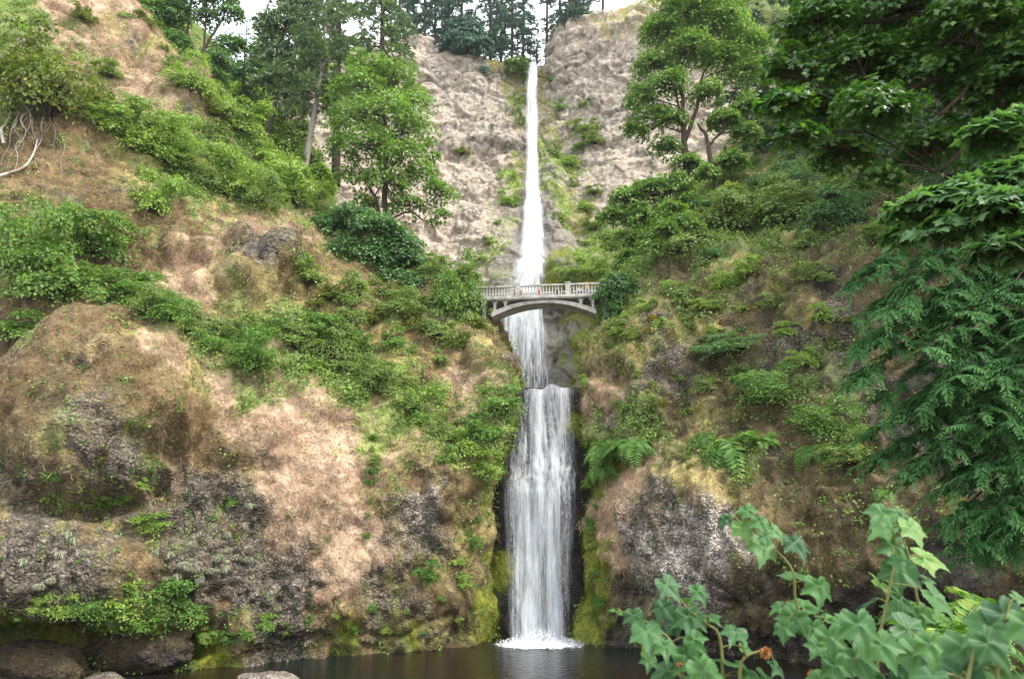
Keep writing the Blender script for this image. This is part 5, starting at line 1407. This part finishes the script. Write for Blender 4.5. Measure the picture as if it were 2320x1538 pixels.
grass('rock_sprigs', 'tiny green sprigs dotted over the bare rock', {'R': 1.0, 'P': 0.3, 'M': 0.8, 'B': 0.7, 'H': 0.9, 'K': 0.1}, 3200, (0.10, 0.22), 'fern', 507, hang=0.2, names=['hillside_left', 'hillside_right'], tpl='rhomb', per=9, spread=0.13, clump=1.2)
grass('cliff_greenery', 'light green weeds on the wet apron of the upper cliff', {'L': 1.0, 'G': 0.8, 'S': 0.5, 'M': 0.15}, 22000, (0.2, 0.5), 'bright', 508, hang=0.2, names=['upper_cliff'], tpl='rhomb', per=5, spread=0.4, clump=1.0, bush=0.8)
grass('cliff_grass', 'dry grass on the ledges of the upper cliff', {'E': 0.5, 'S': 1.0, 'C': 0.1}, 9000, (0.3, 0.9), 'dry', 509, names=['upper_cliff'], clump=1.1)

# ------------------------------------------------------------------ concrete footbridge
t = NT("weathered_concrete")
tc = t.new("TexCoord").outputs["Object"]
n1 = t.noise(tc, 1.3, 6, 0.65)
n2 = t.noise(tc, 9.0, 4, 0.6)
cc = t.ramp(n1, [(0.3, (0.17, 0.16, 0.12)), (0.5, (0.36, 0.345, 0.31)), (0.75, (0.47, 0.45, 0.41))])
cc = t.mix(t.rng(n2, 0.58, 0.75, 0, 0.6), cc, (0.26, 0.23, 0.18))
M['concrete'] = t.done(t.prin(cc, 0.85, 0.2, t.bump(n2, 0.3, 0.02)))
BY = 66.0
BC = W(1229, 672, BY)
BZ = BC[2]
PSI = math.radians(6.4)
E1 = np.array([math.cos(PSI), -math.sin(PSI), 0])
E2 = np.array([math.sin(PSI), math.cos(PSI), 0])


def bp(x, y, z):
    return np.array([BC[0], BY, BZ]) + E1 * x + E2 * y + UPV * z


def bbox(x0, x1, y0, y1, z0, z1):
    V = np.array([bp(x, y, z) for z in (z0, z1) for y in (y0, y1) for x in (x0, x1)])
    return V, np.array([[0, 2, 3, 1], [4, 5, 7, 6], [0, 1, 5, 4], [2, 6, 7, 3], [0, 4, 6, 2], [1, 3, 7, 5]])


ABUT = [(-8.6, -5.3), (5.45, 8.6)]
br = root('footbridge', bp(0, 1.2, -2), 'pale concrete arch footbridge with balustrade crossing the gorge in front of the upper fall', 'bridge')
mesh_np('deck', *bbox(-8.6, 8.6, -0.12, 2.52, -0.26, 0.0), M['concrete'], br)
mesh_np('deck_edge', *join([bbox(-8.6, 8.6, -0.22, -0.122, -0.16, 0.05), bbox(-8.6, 8.6, 2.522, 2.62, -0.16, 0.05)]), M['concrete'], br)
n = 40
xa = np.linspace(-5.2, 5.35, n)
q = (xa - 0.05) / 5.5
zb = -0.62 - 1.45 * q ** 2
zt = -0.29 - 1.27 * np.abs(q) ** 2.2
V, Fq = [], []
for k in range(n):
    V += [bp(xa[k], 0.12, zb[k]), bp(xa[k], 2.28, zb[k]), bp(xa[k], 2.28, zt[k]), bp(xa[k], 0.12, zt[k])]
for k in range(n - 1):
    a = 4 * k
    for s in range(4):
        Fq.append([a + s, a + (s + 1) % 4, a + 4 + (s + 1) % 4, a + 4 + s])
Fq += [[0, 3, 2, 1], [4 * n - 4, 4 * n - 3, 4 * n - 2, 4 * n - 1]]
mesh_np('arch', np.array(V), np.array(Fq)[:, ::-1], M['concrete'], br)
for x in (-6.0, -4.9, -3.8, 3.85, 5.05, 6.15, -7.2, 7.3):
    zlo = np.interp(x, xa, zt) - 0.05 if abs(x) < 5.4 else -2.6
    prof = [(-0.42, -0.263), (-0.3, -0.33), (-0.17, -0.47), (-0.13, -0.62), (-0.13, min(zlo, -0.66))]
    pts = prof + [(-a, b) for a, b in prof[::-1]]
    k = len(pts)
    V = np.array([bp(x + a, y, b) for y in (0.16, 2.24) for a, b in pts])
    f1 = [[j, j + 1, 2 * 5 - 2 - j, 2 * 5 - 1 - j] for j in range(4)]
    F4 = f1 + [[v + k for v in f[::-1]] for f in f1] + [[j, k + j, k + (j + 1) % k, (j + 1) % k] for j in range(k)]
    mesh_np('spandrel_column', V, np.array(F4), M['concrete'], br)
for x0_, x1_ in ABUT:
    mesh_np('abutment', *bbox(x0_ - 1.5 if x0_ < 0 else x0_ + 0.6, x1_ - 0.6 if x0_ < 0 else x1_ + 1.5, 0.25, 2.15, -3.4, -1.75), M['concrete'], br)
POSTS = (-7.6, -2.52, 2.55, 7.6)
for y0 in (-0.12, 2.32):
    hr = mesh_np('handrail', *join([bbox(-8.6, 8.6, y0 - 0.02, y0 + 0.22, 1.12, 1.27), bbox(-8.6, 8.6, y0 + 0.02, y0 + 0.18, 0.06, 0.16)]), M['concrete'], br)
    for x in POSTS:
        mesh_np('railing_post', *join([bbox(x - 0.22, x + 0.22, y0 - 0.08, y0 + 0.28, 0.002, 1.34), bbox(x - 0.27, x + 0.27, y0 - 0.12, y0 + 0.32, 1.342, 1.44)]), M['concrete'], br)
    bal = None
    for x in np.arange(-7.2, 7.4, 0.305):
        if min(abs(x - p) for p in POSTS) < 0.3:
            continue
        if bal is None:
            bal = mesh_np('baluster', *bbox(x - 0.06, x + 0.06, y0 + 0.04, y0 + 0.16, 0.162, 1.118), M['concrete'], br)
            x0 = x
        else:
            b = bal.copy()
            C.objects.link(b)
            b.parent = br
            b.location = (E1 * (x - x0)).tolist()

# ------------------------------------------------------------------ people on the bridge
def flat_mat(name, col, rough=0.8):
    t = NT(name)
    tc = t.new("TexCoord").outputs["Object"]
    n = t.noise(tc, 6.0, 4, 0.6)
    return t.done(t.prin(t.mix(t.rng(n, 0.3, 0.7, 0, 0.35), col, tuple(c * 0.6 for c in col)), rough, 0.2))


SKIN = flat_mat("skin", (0.45, 0.27, 0.19))


def skin_obj(name, verts, edges, radii, mat, parent, base):
    me = bpy.data.meshes.new(name)
    me.from_pydata([tuple(v) for v in verts], edges, [])
    o = bpy.data.objects.new(name, me)
    C.objects.link(o)
    md = o.modifiers.new("Skin", 'SKIN')
    md.use_smooth_shade = True
    for k, d in enumerate(me.skin_vertices[0].data):
        d.radius = radii[k] if isinstance(radii[k], tuple) else (radii[k], radii[k])
        d.use_root = (k == 0)
    sb = o.modifiers.new("Subdivision", 'SUBSURF')
    sb.levels = sb.render_levels = 1
    me.materials.append(mat)
    o.parent = parent
    return o


def person(x, y, h, label, shirt, trousers, hair, turn=0.0, hold=0.0):
    k = h / 1.72
    o = root('person', bp(x, y, 0.003), label, 'person', 'people on the bridge')
    o.rotation_euler = (0, 0, -PSI + turn)
    o.scale = (k, k, k)
    f = lambda *a: np.array(a)
    V = [f(0, 0, .93), f(0, 0, 1.12), f(0, 0, 1.34), f(0, 0, 1.44), f(0, -.01, 1.52), f(0, -.02, 1.60), f(0, -.02, 1.67),
         f(.09, 0, .88), f(.10, -.01, .48), f(.10, .02, .08), f(.11, -.13, .04), f(-.09, 0, .88), f(-.10, -.01, .48), f(-.10, .02, .08), f(-.11, -.13, .04),
         f(.19, 0, 1.38), f(.25, .02, 1.12), f(.20, -.16 - hold, 1.02 + hold), f(.16, -.22 - hold, 1.06 + hold), f(-.19, 0, 1.38), f(-.25, .02, 1.12), f(-.20, -.16 - hold, 1.02 + hold), f(-.16, -.22 - hold, 1.06 + hold)]
    Ed = [(0, 1), (1, 2), (2, 3), (3, 4), (4, 5), (5, 6), (0, 7), (7, 8), (8, 9), (9, 10), (0, 11), (11, 12), (12, 13), (13, 14), (2, 15), (15, 16), (16, 17), (17, 18), (2, 19), (19, 20), (20, 21), (21, 22)]
    R = [(.14, .1), (.13, .095), (.14, .1), .055, .075, .095, .075, .085, .058, .042, .035, .085, .058, .042, .035, .055, .042, .035, .03, .055, .042, .035, .03]
    skin_obj('body', V, Ed, R, SKIN, o, k)
    g = 1.17
    skin_obj('shirt', [V[2], V[1], V[0] + f(0, 0, .02), V[15], V[16], V[19], V[20]], [(0, 1), (1, 2), (0, 3), (3, 4), (0, 5), (5, 6)], [(.165, .125), (.155, .12), (.165, .12), .075, .06, .075, .06], flat_mat('shirt_cloth', shirt), o, k)
    skin_obj('trousers', [V[0] - f(0, 0, .03), V[7], V[8], V[9] + f(0, 0, .05), V[11], V[12], V[13] + f(0, 0, .05)], [(0, 1), (1, 2), (2, 3), (0, 4), (4, 5), (5, 6)], [(.155, .115), .10, .075, .062, .10, .075, .062], flat_mat('trouser_cloth', trousers), o, k)
    skin_obj('hair', [f(0, .02, 1.66), f(0, .045, 1.60), f(0, .05, 1.53)], [(0, 1), (1, 2)], [.105, .10, .06], flat_mat('hair', hair), o, k)
    return o


bx_ = lambda px: (px - 1229) / 22.3
DK = (0.015, 0.012, 0.01)
person(bx_(1329), 0.75, 1.74, 'dark haired person in an orange shirt at the right end of the railing', (0.75, 0.32, 0.05), (0.35, 0.38, 0.42), DK, hold=0.08)
person(bx_(1292), 0.8, 1.66, 'person in black standing just right of the right railing post', (0.015, 0.016, 0.018), (0.02, 0.02, 0.025), DK)
person(bx_(1173), 0.9, 1.62, 'person in grey with only the head showing above the left railing post', (0.35, 0.35, 0.36), (0.1, 0.1, 0.12), (0.12, 0.10, 0.08))
person(bx_(1165), 0.55, 1.12, 'child in a dark red top looking through the balusters by the left post', (0.45, 0.03, 0.03), (0.02, 0.02, 0.03), DK)
person(bx_(1181), 0.6, 0.95, 'small child in pink right of the left railing post', (0.65, 0.25, 0.28), (0.5, 0.15, 0.18), (0.2, 0.12, 0.06))
person(bx_(1220), 0.55, 1.18, 'child in bright red at the middle of the railing', (0.65, 0.06, 0.07), (0.6, 0.12, 0.14), DK)
person(bx_(1310), 0.6, 1.15, 'child in white with blue trousers behind the right balusters', (0.75, 0.75, 0.78), (0.15, 0.28, 0.5), (0.15, 0.1, 0.05))
person(bx_(1317), 0.7, 1.08, 'child in dark trousers beside the child in white', (0.7, 0.7, 0.72), (0.02, 0.03, 0.07), DK)
person(bx_(1262), 0.6, 1.22, 'short child in black behind the balusters left of the right post', (0.015, 0.016, 0.02), (0.015, 0.015, 0.02), DK)
person(bx_(1272), 0.6, 1.20, 'child in dark navy close to the right railing post', (0.012, 0.014, 0.03), (0.015, 0.015, 0.02), DK)

# ------------------------------------------------------------------ small things on the rocks
def tuft_mesh(name, mat, n, seed, hang=True):
    r = np.random.default_rng(seed)
    a = unit(r.normal(size=(n, 3)))
    a[:, 2] = np.abs(a[:, 2]) if not hang else a[:, 2] * 0.6 + 0.1
    P = a * np.array([0.30, 0.30, 0.28]) * r.uniform(0.5, 1, (n, 1))
    T = a * 0.6 - UPV * (0.9 if hang else 0.25) + r.normal(size=(n, 3)) * 0.2
    V, Fc, k = leaves('lance', P, a + r.normal(size=(n, 3)) * 0.4, T, r.uniform(0.2, 0.55, n) if hang else r.uniform(0.10, 0.2, n))
    return mesh_np(name, V, Fc, M[mat], fattr={"rnd": np.repeat(np.clip(r.normal(0.5, 0.22, n), 0, 1), k)})


def put(src, used, px, py, w, h, label, cat, group, sink=0.1):
    o = src
    if used:
        o = src.copy()
        C.objects.link(o)
    p, nrm, d = hit(px, py)
    m = m_per_px(px, py, p[1])
    o.location = (p - nrm * sink * w * m).tolist()
    o.scale = (w * m / 0.7, w * m / 0.7, h * m / 0.8)
    o.rotation_euler = (0, 0, PR.uniform(0, 6.28))
    return tag(o, label, cat, group)


LT = [(160, 755), (485, 615), (455, 575), (640, 545), (760, 595), (560, 690), (385, 710), (255, 920), (335, 880), (1020, 690), (1115, 710), (1265, 640), (1240, 790), (1205, 775), (1285, 800), (1390, 520), (1495, 575), (1490, 680), (1435, 730), (1560, 730), (1630, 740), (1480, 810), (1380, 820), (1105, 870), (1170, 850), (1310, 870), (1640, 390), (1600, 520)]
LT2 = sorted([(x / 2.9, 1008 + y / 2.9) for x, y in LT])
tm = tuft_mesh('lichen_tuft', 'lichen', 420, 71)
for k, (px, py) in enumerate(LT2):
    big = 1.5 if (px, py) in [(1240 / 2.9, 1008 + 790 / 2.9), (1560 / 2.9, 1008 + 730 / 2.9)] else 1.0
    put(tm, k > 0, px, py, 20 * big * PR.uniform(0.8, 1.2), 24 * PR.uniform(0.8, 1.2), 'pale hanging lichen tuft on the dark lower left rock, ' + ORD[k] + ' from the left', 'lichen', 'lichen tufts on the lower left rock')
mm = tuft_mesh('moss_clump', 'ochre_moss', 900, 72, hang=False)
for k, (px, py, w, h, lab) in enumerate([(1500, 918, 34, 34, 'round ochre moss ball on the brown wall right of the fall lip'), (1478, 722, 26, 34, 'ochre moss clump at the top of the right wall below the bushes'), (1466, 750, 22, 30, 'ochre moss clump under the topmost one on the right wall'), (1620, 700, 30, 50, 'long ochre moss patch above the blue green bush'), (1700, 700, 26, 40, 'ochre moss patch right of the long one above the blue green bush'), (1505, 820, 20, 34, 'ochre moss lump half way up the right wall'),
                                          (1562, 1055, 26, 26, 'ochre moss cushion on the edge below the right ferns'), (1920, 735, 60, 30, 'ochre moss roof over the dark hollow in the right wall'), (1480, 955, 24, 26, 'ochre moss lump under the round moss ball'), (1545, 645, 24, 26, 'ochre moss clump beside the bush at the top of the right wall')]):
    put(mm, k > 0, px, py, w, h, lab, 'moss', 'ochre moss clumps on the right wall', 0.25)


def boulder(name, label, px, py, Y, w, h, d, cols, seed, z=None, rot=0.0):
    import bmesh
    bm = bmesh.new()
    bmesh.ops.create_icosphere(bm, subdivisions=5, radius=1.0)
    P = np.array([v.co[:] for v in bm.verts])
    Fc = np.array([[v.index for v in f.verts] for f in bm.faces])
    bm.free()
    b, s, v = worley(P + seed, 1.6, seed)
    P = P * (1 + 0.22 * fbm(P + seed, 1.3, 4, seed) + 0.10 * (v - 0.5))[:, None]
    c = W(px, py, Y)
    if z is not None:
        c[2] = z
    ca, sa = math.cos(rot), math.sin(rot)
    Q = P * np.array([w, d, h])
    Q = np.stack([Q[:, 0] * ca - Q[:, 2] * sa, Q[:, 1], Q[:, 0] * sa + Q[:, 2] * ca], 1)
    k = np.clip(0.5 + 0.6 * fbm(P, 1.1, 3, seed + 4), 0, 1)[:, None]
    col = np.array(COL[cols[0]]) * k + np.array(COL[cols[1]]) * (1 - k)
    o = mesh_np(name, Q, Fc, M['terrain'], vattr={"rock": np.full(len(Q), 0.6)}, vcol=col, smooth=True)
    o.location = c.tolist()
    return tag(o, label, 'rock', 'boulders at the pool')


boulder('boulder', 'pale boulder breaking the water at the bottom of the pool', 606, 1552, 43.5, 1.75, 0.75, 1.0, 'PR', 1)
boulder('boulder', 'long pale boulder at the bottom left edge of the pool', 235, 1552, 43.0, 1.6, 0.55, 0.9, 'RR', 2)
boulder('boulder', 'smooth mossy brown slab at the bottom left corner under the dark overhang', 60, 1515, 44.6, 3.6, 1.7, 1.6, 'HK', 3)  # this slab and the next coloured dark for the shade under the overhang
boulder('boulder', 'mossy slab at the waterline right of the corner slab', 300, 1478, 46.8, 3.4, 1.5, 1.3, 'HK', 4)

rr_ = random.Random(9)
o = root('exposed_roots', hit(85, 235)[0], 'tangle of pale roots hanging down the brown earth below the olive bush', 'roots')
for k in range(16):
    x0, y0 = rr_.uniform(20, 130), rr_.uniform(232, 262)
    x1, y1 = x0 + rr_.uniform(-50, 25), rr_.uniform(320, 400)
    pts = []
    for s in np.linspace(0, 1, 6):
        p, nrm, d = hit(x0 + (x1 - x0) * s + rr_.uniform(-9, 9), y0 + (y1 - y0) * s)
        pts.append(p + nrm * rr_.uniform(0.05, 0.3))
    v, f = tube(curve(pts, 14), np.linspace(rr_.uniform(0.03, 0.09), 0.012, 14), 6)
    mesh_np('root', v, f, M['twig' if k % 4 == 0 else 'bark_grey' if k % 2 else 'bark'], o, smooth=True)
for k, (pl, lab) in enumerate([([(-20, 408), (20, 398), (55, 382), (78, 352), (84, 318)], 'pale bent dead branch lying below the roots at the left edge'), ([(8, 330), (2, 300), (14, 285), (20, 262)], 'short grey dead stick at the left edge beside the roots'), ([(352, 395), (330, 440), (312, 470)], 'thin dead twig on the bare patch left of the maple sapling')]):
    pts = []
    for x, y in pl:
        p, nrm, d = hit(x, y)
        pts.append(p + nrm * 0.3)
    v, f = tube(curve(pts, 16), np.linspace(0.16 if k < 2 else 0.05, 0.04 if k < 2 else 0.02, 16), 7)
    tag(mesh_np('dead_branch', v, f, M['twig'], smooth=True), lab, 'branch', 'dead branches on the left slope')

# ------------------------------------------------------------------ front plants on the near bank
def lobed_leaf():
    na, nr = 60, 5
    axes = [math.radians(a) for a in (90, 152, 28, 215, -35)]
    lens = [1.0, 0.82, 0.82, 0.52, 0.52]
    V, vein = [(0, 0, 0)], [1.0]
    for j in range(1, nr + 1):
        for k in range(na):
            th = 2 * math.pi * k / na
            R = 0.52
            for a, l in zip(axes, lens):
                dth = math.atan2(math.sin(th - a), math.cos(th - a))
                R = max(R, l * (1 - abs(dth) / 0.74) ** 0.8 * 0.9 if abs(dth) < 0.74 else 0, )
            dth = math.atan2(math.sin(th + math.pi / 2), math.cos(th + math.pi / 2))
            if abs(dth) < 0.5:
                R *= 0.35 + 1.3 * abs(dth)
            if j == nr:
                R *= 1 + 0.045 * (1 if k % 2 else -1)
            q = R * j / nr
            x, y = q * math.cos(th), q * math.sin(th)
            dv = min(abs(q * math.sin(th - a)) if math.cos(th - a) > 0 else 9 for a in axes)
            V.append((x * 0.62, y * 0.62, 0.09 * min(dv * 3, 0.5) - 0.16 * q * q + 0.035 * math.sin(3 * th + q * 5)))
            vein.append(math.exp(-(dv / 0.035) ** 2))
    Fc = [[0, 1 + k, 1 + (k + 1) % na] for k in range(na)]
    F4 = []
    for j in range(nr - 1):
        for k in range(na):
            a, b = 1 + j * na + k, 1 + j * na + (k + 1) % na
            F4.append([a, a + na, b + na, b])
    return np.array(V), np.array(Fc), np.array(F4), np.array(vein)


LV, LF3, LF4, LVEIN = lobed_leaf()
t = NT("front_leaf_veined")
r0_ = t.attr("rnd").outputs["Fac"]
tc = t.new("TexCoord").outputs["Object"]
c = t.ramp(r0_, [(0.0, (0.020, 0.075, 0.024)), (0.5, (0.055, 0.155, 0.038)), (0.85, (0.10, 0.225, 0.06)), (1.0, (0.20, 0.33, 0.07))])
c = t.mix(t.rng(t.noise(tc, 28, 4, 0.6), 0.35, 0.65, 0, 0.35), c, (0.035, 0.10, 0.03))
spot = t.math('MULTIPLY', t.rng(t.noise(tc, 17, 5, 0.7), 0.66, 0.70, 0, 0.8), t.rng(t.noise(tc, 2.1, 2, 0.5), 0.5, 0.6, 0, 1))
c = t.mix(spot, c, (0.16, 0.09, 0.03))
c = t.mix(t.math('MULTIPLY', t.attr("vein").outputs["Fac"], 0.4), c, (0.14, 0.26, 0.12))
p = t.prin(c, 0.5, 0.35, t.bump(t.noise(tc, 60, 3, 0.5), 0.25, 0.004))
tr = t.new("BsdfTranslucent")
t.l.new(t.mix(1.0, c, (1.2, 1.3, 0.5), 'MULTIPLY'), tr.inputs["Color"])
M['front'] = t.done(t.mixs(0.38, p, tr.outputs[0]))
M['flower'] = cover_mat("dried_flower", [(0, (0.22, 0.10, 0.03)), (0.5, (0.40, 0.20, 0.07)), (1, (0.55, 0.32, 0.14))])
FR = np.random.default_rng(77)


def front_plant(label, Y, stems, lv, heads=(), dark=0.0):
    b = W(stems[0][0][0], stems[0][0][1], Y)
    b[2] = -1.72
    o = root('leafy_plant', b, label, 'plant', 'leafy plants on the near bank')
    parts = []
    spts = []
    for st in stems:
        Q = curve([W(x, y, Y + dy) for x, y, dy in st], 24)
        if st is stems[0]:
            Q = np.concatenate([curve([b, (b + Q[0]) / 2 + np.array([0.03, 0, 0]), Q[0]], 8)[:-1], Q])
        parts.append(tube(Q, np.linspace(0.007, 0.0028, len(Q)), 6))
        spts.append(Q)
    spts = np.concatenate(spts)
    V, F3, F4, vein, rnd3, rnd4 = [], [], [], [], [], []
    for x, y, s in lv:
        Yl = Y + FR.uniform(-0.22, 0.22)
        c = W(x, y, Yl)
        size = s * m_per_px(x, y, Yl) * 1.12
        k = np.argmin(np.linalg.norm(spts - c - np.array([0, 0, 0.02]), axis=1))
        a = spts[k]
        out = c - a
        out = unit(out + np.array([0, -0.02, -0.02]) + FR.normal(size=3) * 0.015)
        nz = unit(np.array([FR.normal(0, 0.25), -0.62 + FR.normal(0, 0.2), 0.85]) + 0.25 * out)
        ty = unit(out + UPV * -0.25 - nz * np.dot(out, nz))
        tx = np.cross(ty, nz)
        pv = c - ty * size * 0.12
        v = pv + size * (LV[:, :1] * tx + LV[:, 1:2] * ty + LV[:, 2:] * nz * FR.uniform(0.4, 1.5))
        n0 = sum(map(len, V))
        V.append(v), F3.append(LF3 + n0), F4.append(LF4 + n0), vein.append(LVEIN)
        tn = np.clip(FR.normal(0.48 - dark, 0.24) + (0.25 if y < 1215 else 0), 0, 1)
        rnd3.append(np.full(len(LF3), tn)), rnd4.append(np.full(len(LF4), tn))
        if np.linalg.norm(pv - a) > 0.01:
            parts.append(tube(curve([a, (a + pv) / 2 + UPV * 0.012, pv], 6), np.linspace(0.0028, 0.0016, 6), 5))
    tv, tf = join(parts)
    mesh_np('stem', tv, tf, M['stem'], o, smooth=True)
    mesh_np('foliage', np.concatenate(V), [np.concatenate(F3), np.concatenate(F4)], M['front'], o, fattr={"rnd": np.concatenate(rnd3 + rnd4)}, vattr={"vein": np.concatenate(vein)}, smooth=True)
    for x, y, s in heads:
        c = W(x, y, Y - 0.05)
        m = s * m_per_px(x, y, Y) * 0.5
        n = 160
        a = unit(FR.normal(size=(n, 3)))
        v, f, k = leaves('rhomb', c + a * m * 0.5 * FR.uniform(0.4, 1, (n, 1)), a + FR.normal(size=(n, 3)) * 0.6, a + FR.normal(size=(n, 3)) * 0.5, np.full(n, m * 0.75))
        h = mesh_np('flower_head', v, f, M['flower'], o, fattr={"rnd": np.repeat(FR.random(n), k)})


front_plant('arching leafy plant with dry brown flower heads nearest the lower fall', 2.6,
            [[(1560, 1600, 0), (1530, 1470, 0), (1490, 1425, 0), (1450, 1400, 0), (1400, 1382, 0)], [(1640, 1620, 0.1), (1632, 1450, 0.1), (1600, 1412, 0.1), (1560, 1380, 0.1), (1520, 1330, 0.1)], [(1680, 1620, 0.05), (1680, 1500, 0), (1740, 1470, 0)]],
            [(1395, 1384, 50), (1438, 1401, 62), (1501, 1385, 70), (1467, 1442, 98), (1522, 1422, 70), (1517, 1332, 78), (1508, 1472, 62), (1472, 1475, 50), (1585, 1346, 62), (1563, 1365, 58), (1561, 1408, 95), (1613, 1398, 66), (1665, 1438, 76), (1578, 1456, 66), (1648, 1500, 118), (1561, 1497, 100), (1700, 1530, 90), (1540, 1530, 90), (1600, 1535, 110), (1761, 1515, 58), (1740, 1545, 80), (1500, 1525, 70), (1660, 1560, 100), (1470, 1500, 50), (1690, 1470, 40)],
            [(1537, 1501, 24), (1734, 1478, 30)])
front_plant('tall leafy stem reaching up over the pale rock, leaning to the left', 2.75,
            [[(1900, 1600, 0), (1850, 1450, 0), (1805, 1370, 0), (1795, 1290, 0), (1745, 1235, 0), (1700, 1195, 0), (1655, 1170, 0)]],
            [(1662, 1166, 50), (1698, 1161, 52), (1641, 1181, 40), (1685, 1202, 66), (1724, 1188, 62), (1758, 1207, 56), (1735, 1220, 44), (1727, 1247, 88), (1806, 1238, 84), (1796, 1302, 84), (1854, 1338, 86), (1820, 1368, 100), (1762, 1378, 50), (1799, 1408, 88), (1878, 1398, 74), (1842, 1434, 92), (1775, 1430, 60), (1870, 1470, 80), (1910, 1440, 70)], [(1842, 1530, 26)])
front_plant('upright leafy plant with pale green top leaves against the dark rock', 2.6,
            [[(1985, 1620, 0), (1990, 1470, 0), (1997, 1420, 0), (2017, 1325, 0), (2030, 1240, 0), (2012, 1175, 0)], [(2095, 1620, 0.1), (2089, 1430, 0.1), (2075, 1340, 0.1), (2061, 1270, 0.1), (2045, 1215, 0.1)]],
            [(1995, 1168, 84), (2053, 1177, 74), (1997, 1202, 82), (2070, 1205, 86), (2030, 1250, 100), (2106, 1270, 92), (2034, 1279, 56), (2036, 1307, 108), (2003, 1330, 88), (1965, 1366, 66), (2103, 1315, 44), (2127, 1362, 98), (2050, 1366, 92), (2028, 1390, 86), (1992, 1402, 56), (2085, 1400, 70)])
front_plant('low mass of broad leaves along the bottom edge below the upright plant', 2.35,
            [[(1960, 1640, 0), (1950, 1520, 0), (1945, 1440, 0)], [(2080, 1640, 0), (2075, 1540, 0), (2070, 1440, 0)], [(1890, 1640, 0), (1880, 1540, 0), (1880, 1460, 0)]],
            [(1948, 1430, 118), (1880, 1455, 88), (1848, 1470, 60), (1893, 1492, 72), (1948, 1506, 122), (1896, 1520, 84), (2072, 1434, 120), (2003, 1474, 104), (2080, 1500, 130), (1920, 1408, 84), (2030, 1456, 84), (1990, 1540, 120), (2060, 1560, 120), (1860, 1550, 80), (2130, 1530, 120), (2110, 1470, 90), (1920, 1560, 100)], dark=0.05)
front_plant('nearest broad leaved plant in the bottom right corner, out of focus', 1.7,
            [[(2270, 1680, 0), (2260, 1520, 0), (2280, 1400, 0)], [(2180, 1680, 0), (2190, 1560, 0), (2210, 1460, 0)]],
            [(2286, 1408, 128), (2230, 1430, 124), (2196, 1484, 140), (2155, 1510, 110), (2300, 1484, 150), (2310, 1356, 46), (2254, 1520, 140), (2330, 1540, 150), (2180, 1550, 130), (2110, 1540, 90), (2340, 1430, 120), (2250, 1470, 110)], dark=0.15)
# ferns behind the front plants
fm = fern_mesh('fern', 991, 16)
fm.name = 'bracken_fern'
for k, (px, py, Y, s, lab) in enumerate([(2170, 1440, 3.6, 0.5, 'feathery bracken fern behind the corner plant on the near bank'), (2240, 1400, 3.9, 0.45, 'smaller bracken fern at the right edge behind the corner plant'), (2120, 1460, 3.4, 0.4, 'yellow tinged bracken fern between the front plants')]):
    q = fm if k == 0 else fm.copy()
    if k:
        C.objects.link(q)
    q.location = W(px, py, Y).tolist()
    q.scale = (s, s, s)
    q.rotation_euler = (0.35, 0.1, k * 1.3)
    tag(q, lab, 'fern', 'bracken ferns on the near bank')

# ------------------------------------------------------------------ the air in the gorge
t = NT("gorge_air")
pv_ = t.new("VolumePrincipled")
pv_.inputs["Color"].default_value = (0.93, 0.96, 1.0, 1)
pv_.inputs["Density"].default_value = 0.0001
pv_.inputs["Anisotropy"].default_value = 0.2
t.l.new(pv_.outputs[0], t.out.inputs["Volume"])
hv = np.array([(x, y, z) for z in (-30.0, 190.0) for y in (-70.0, 260.0) for x in (-240.0, 240.0)])
tag(mesh_np('haze', hv, np.array([[0, 2, 3, 1], [4, 5, 7, 6], [0, 1, 5, 4], [2, 6, 7, 3], [0, 4, 6, 2], [1, 3, 7, 5]]), t.m), 'thin pale mist in the air of the gorge', kind='stuff')
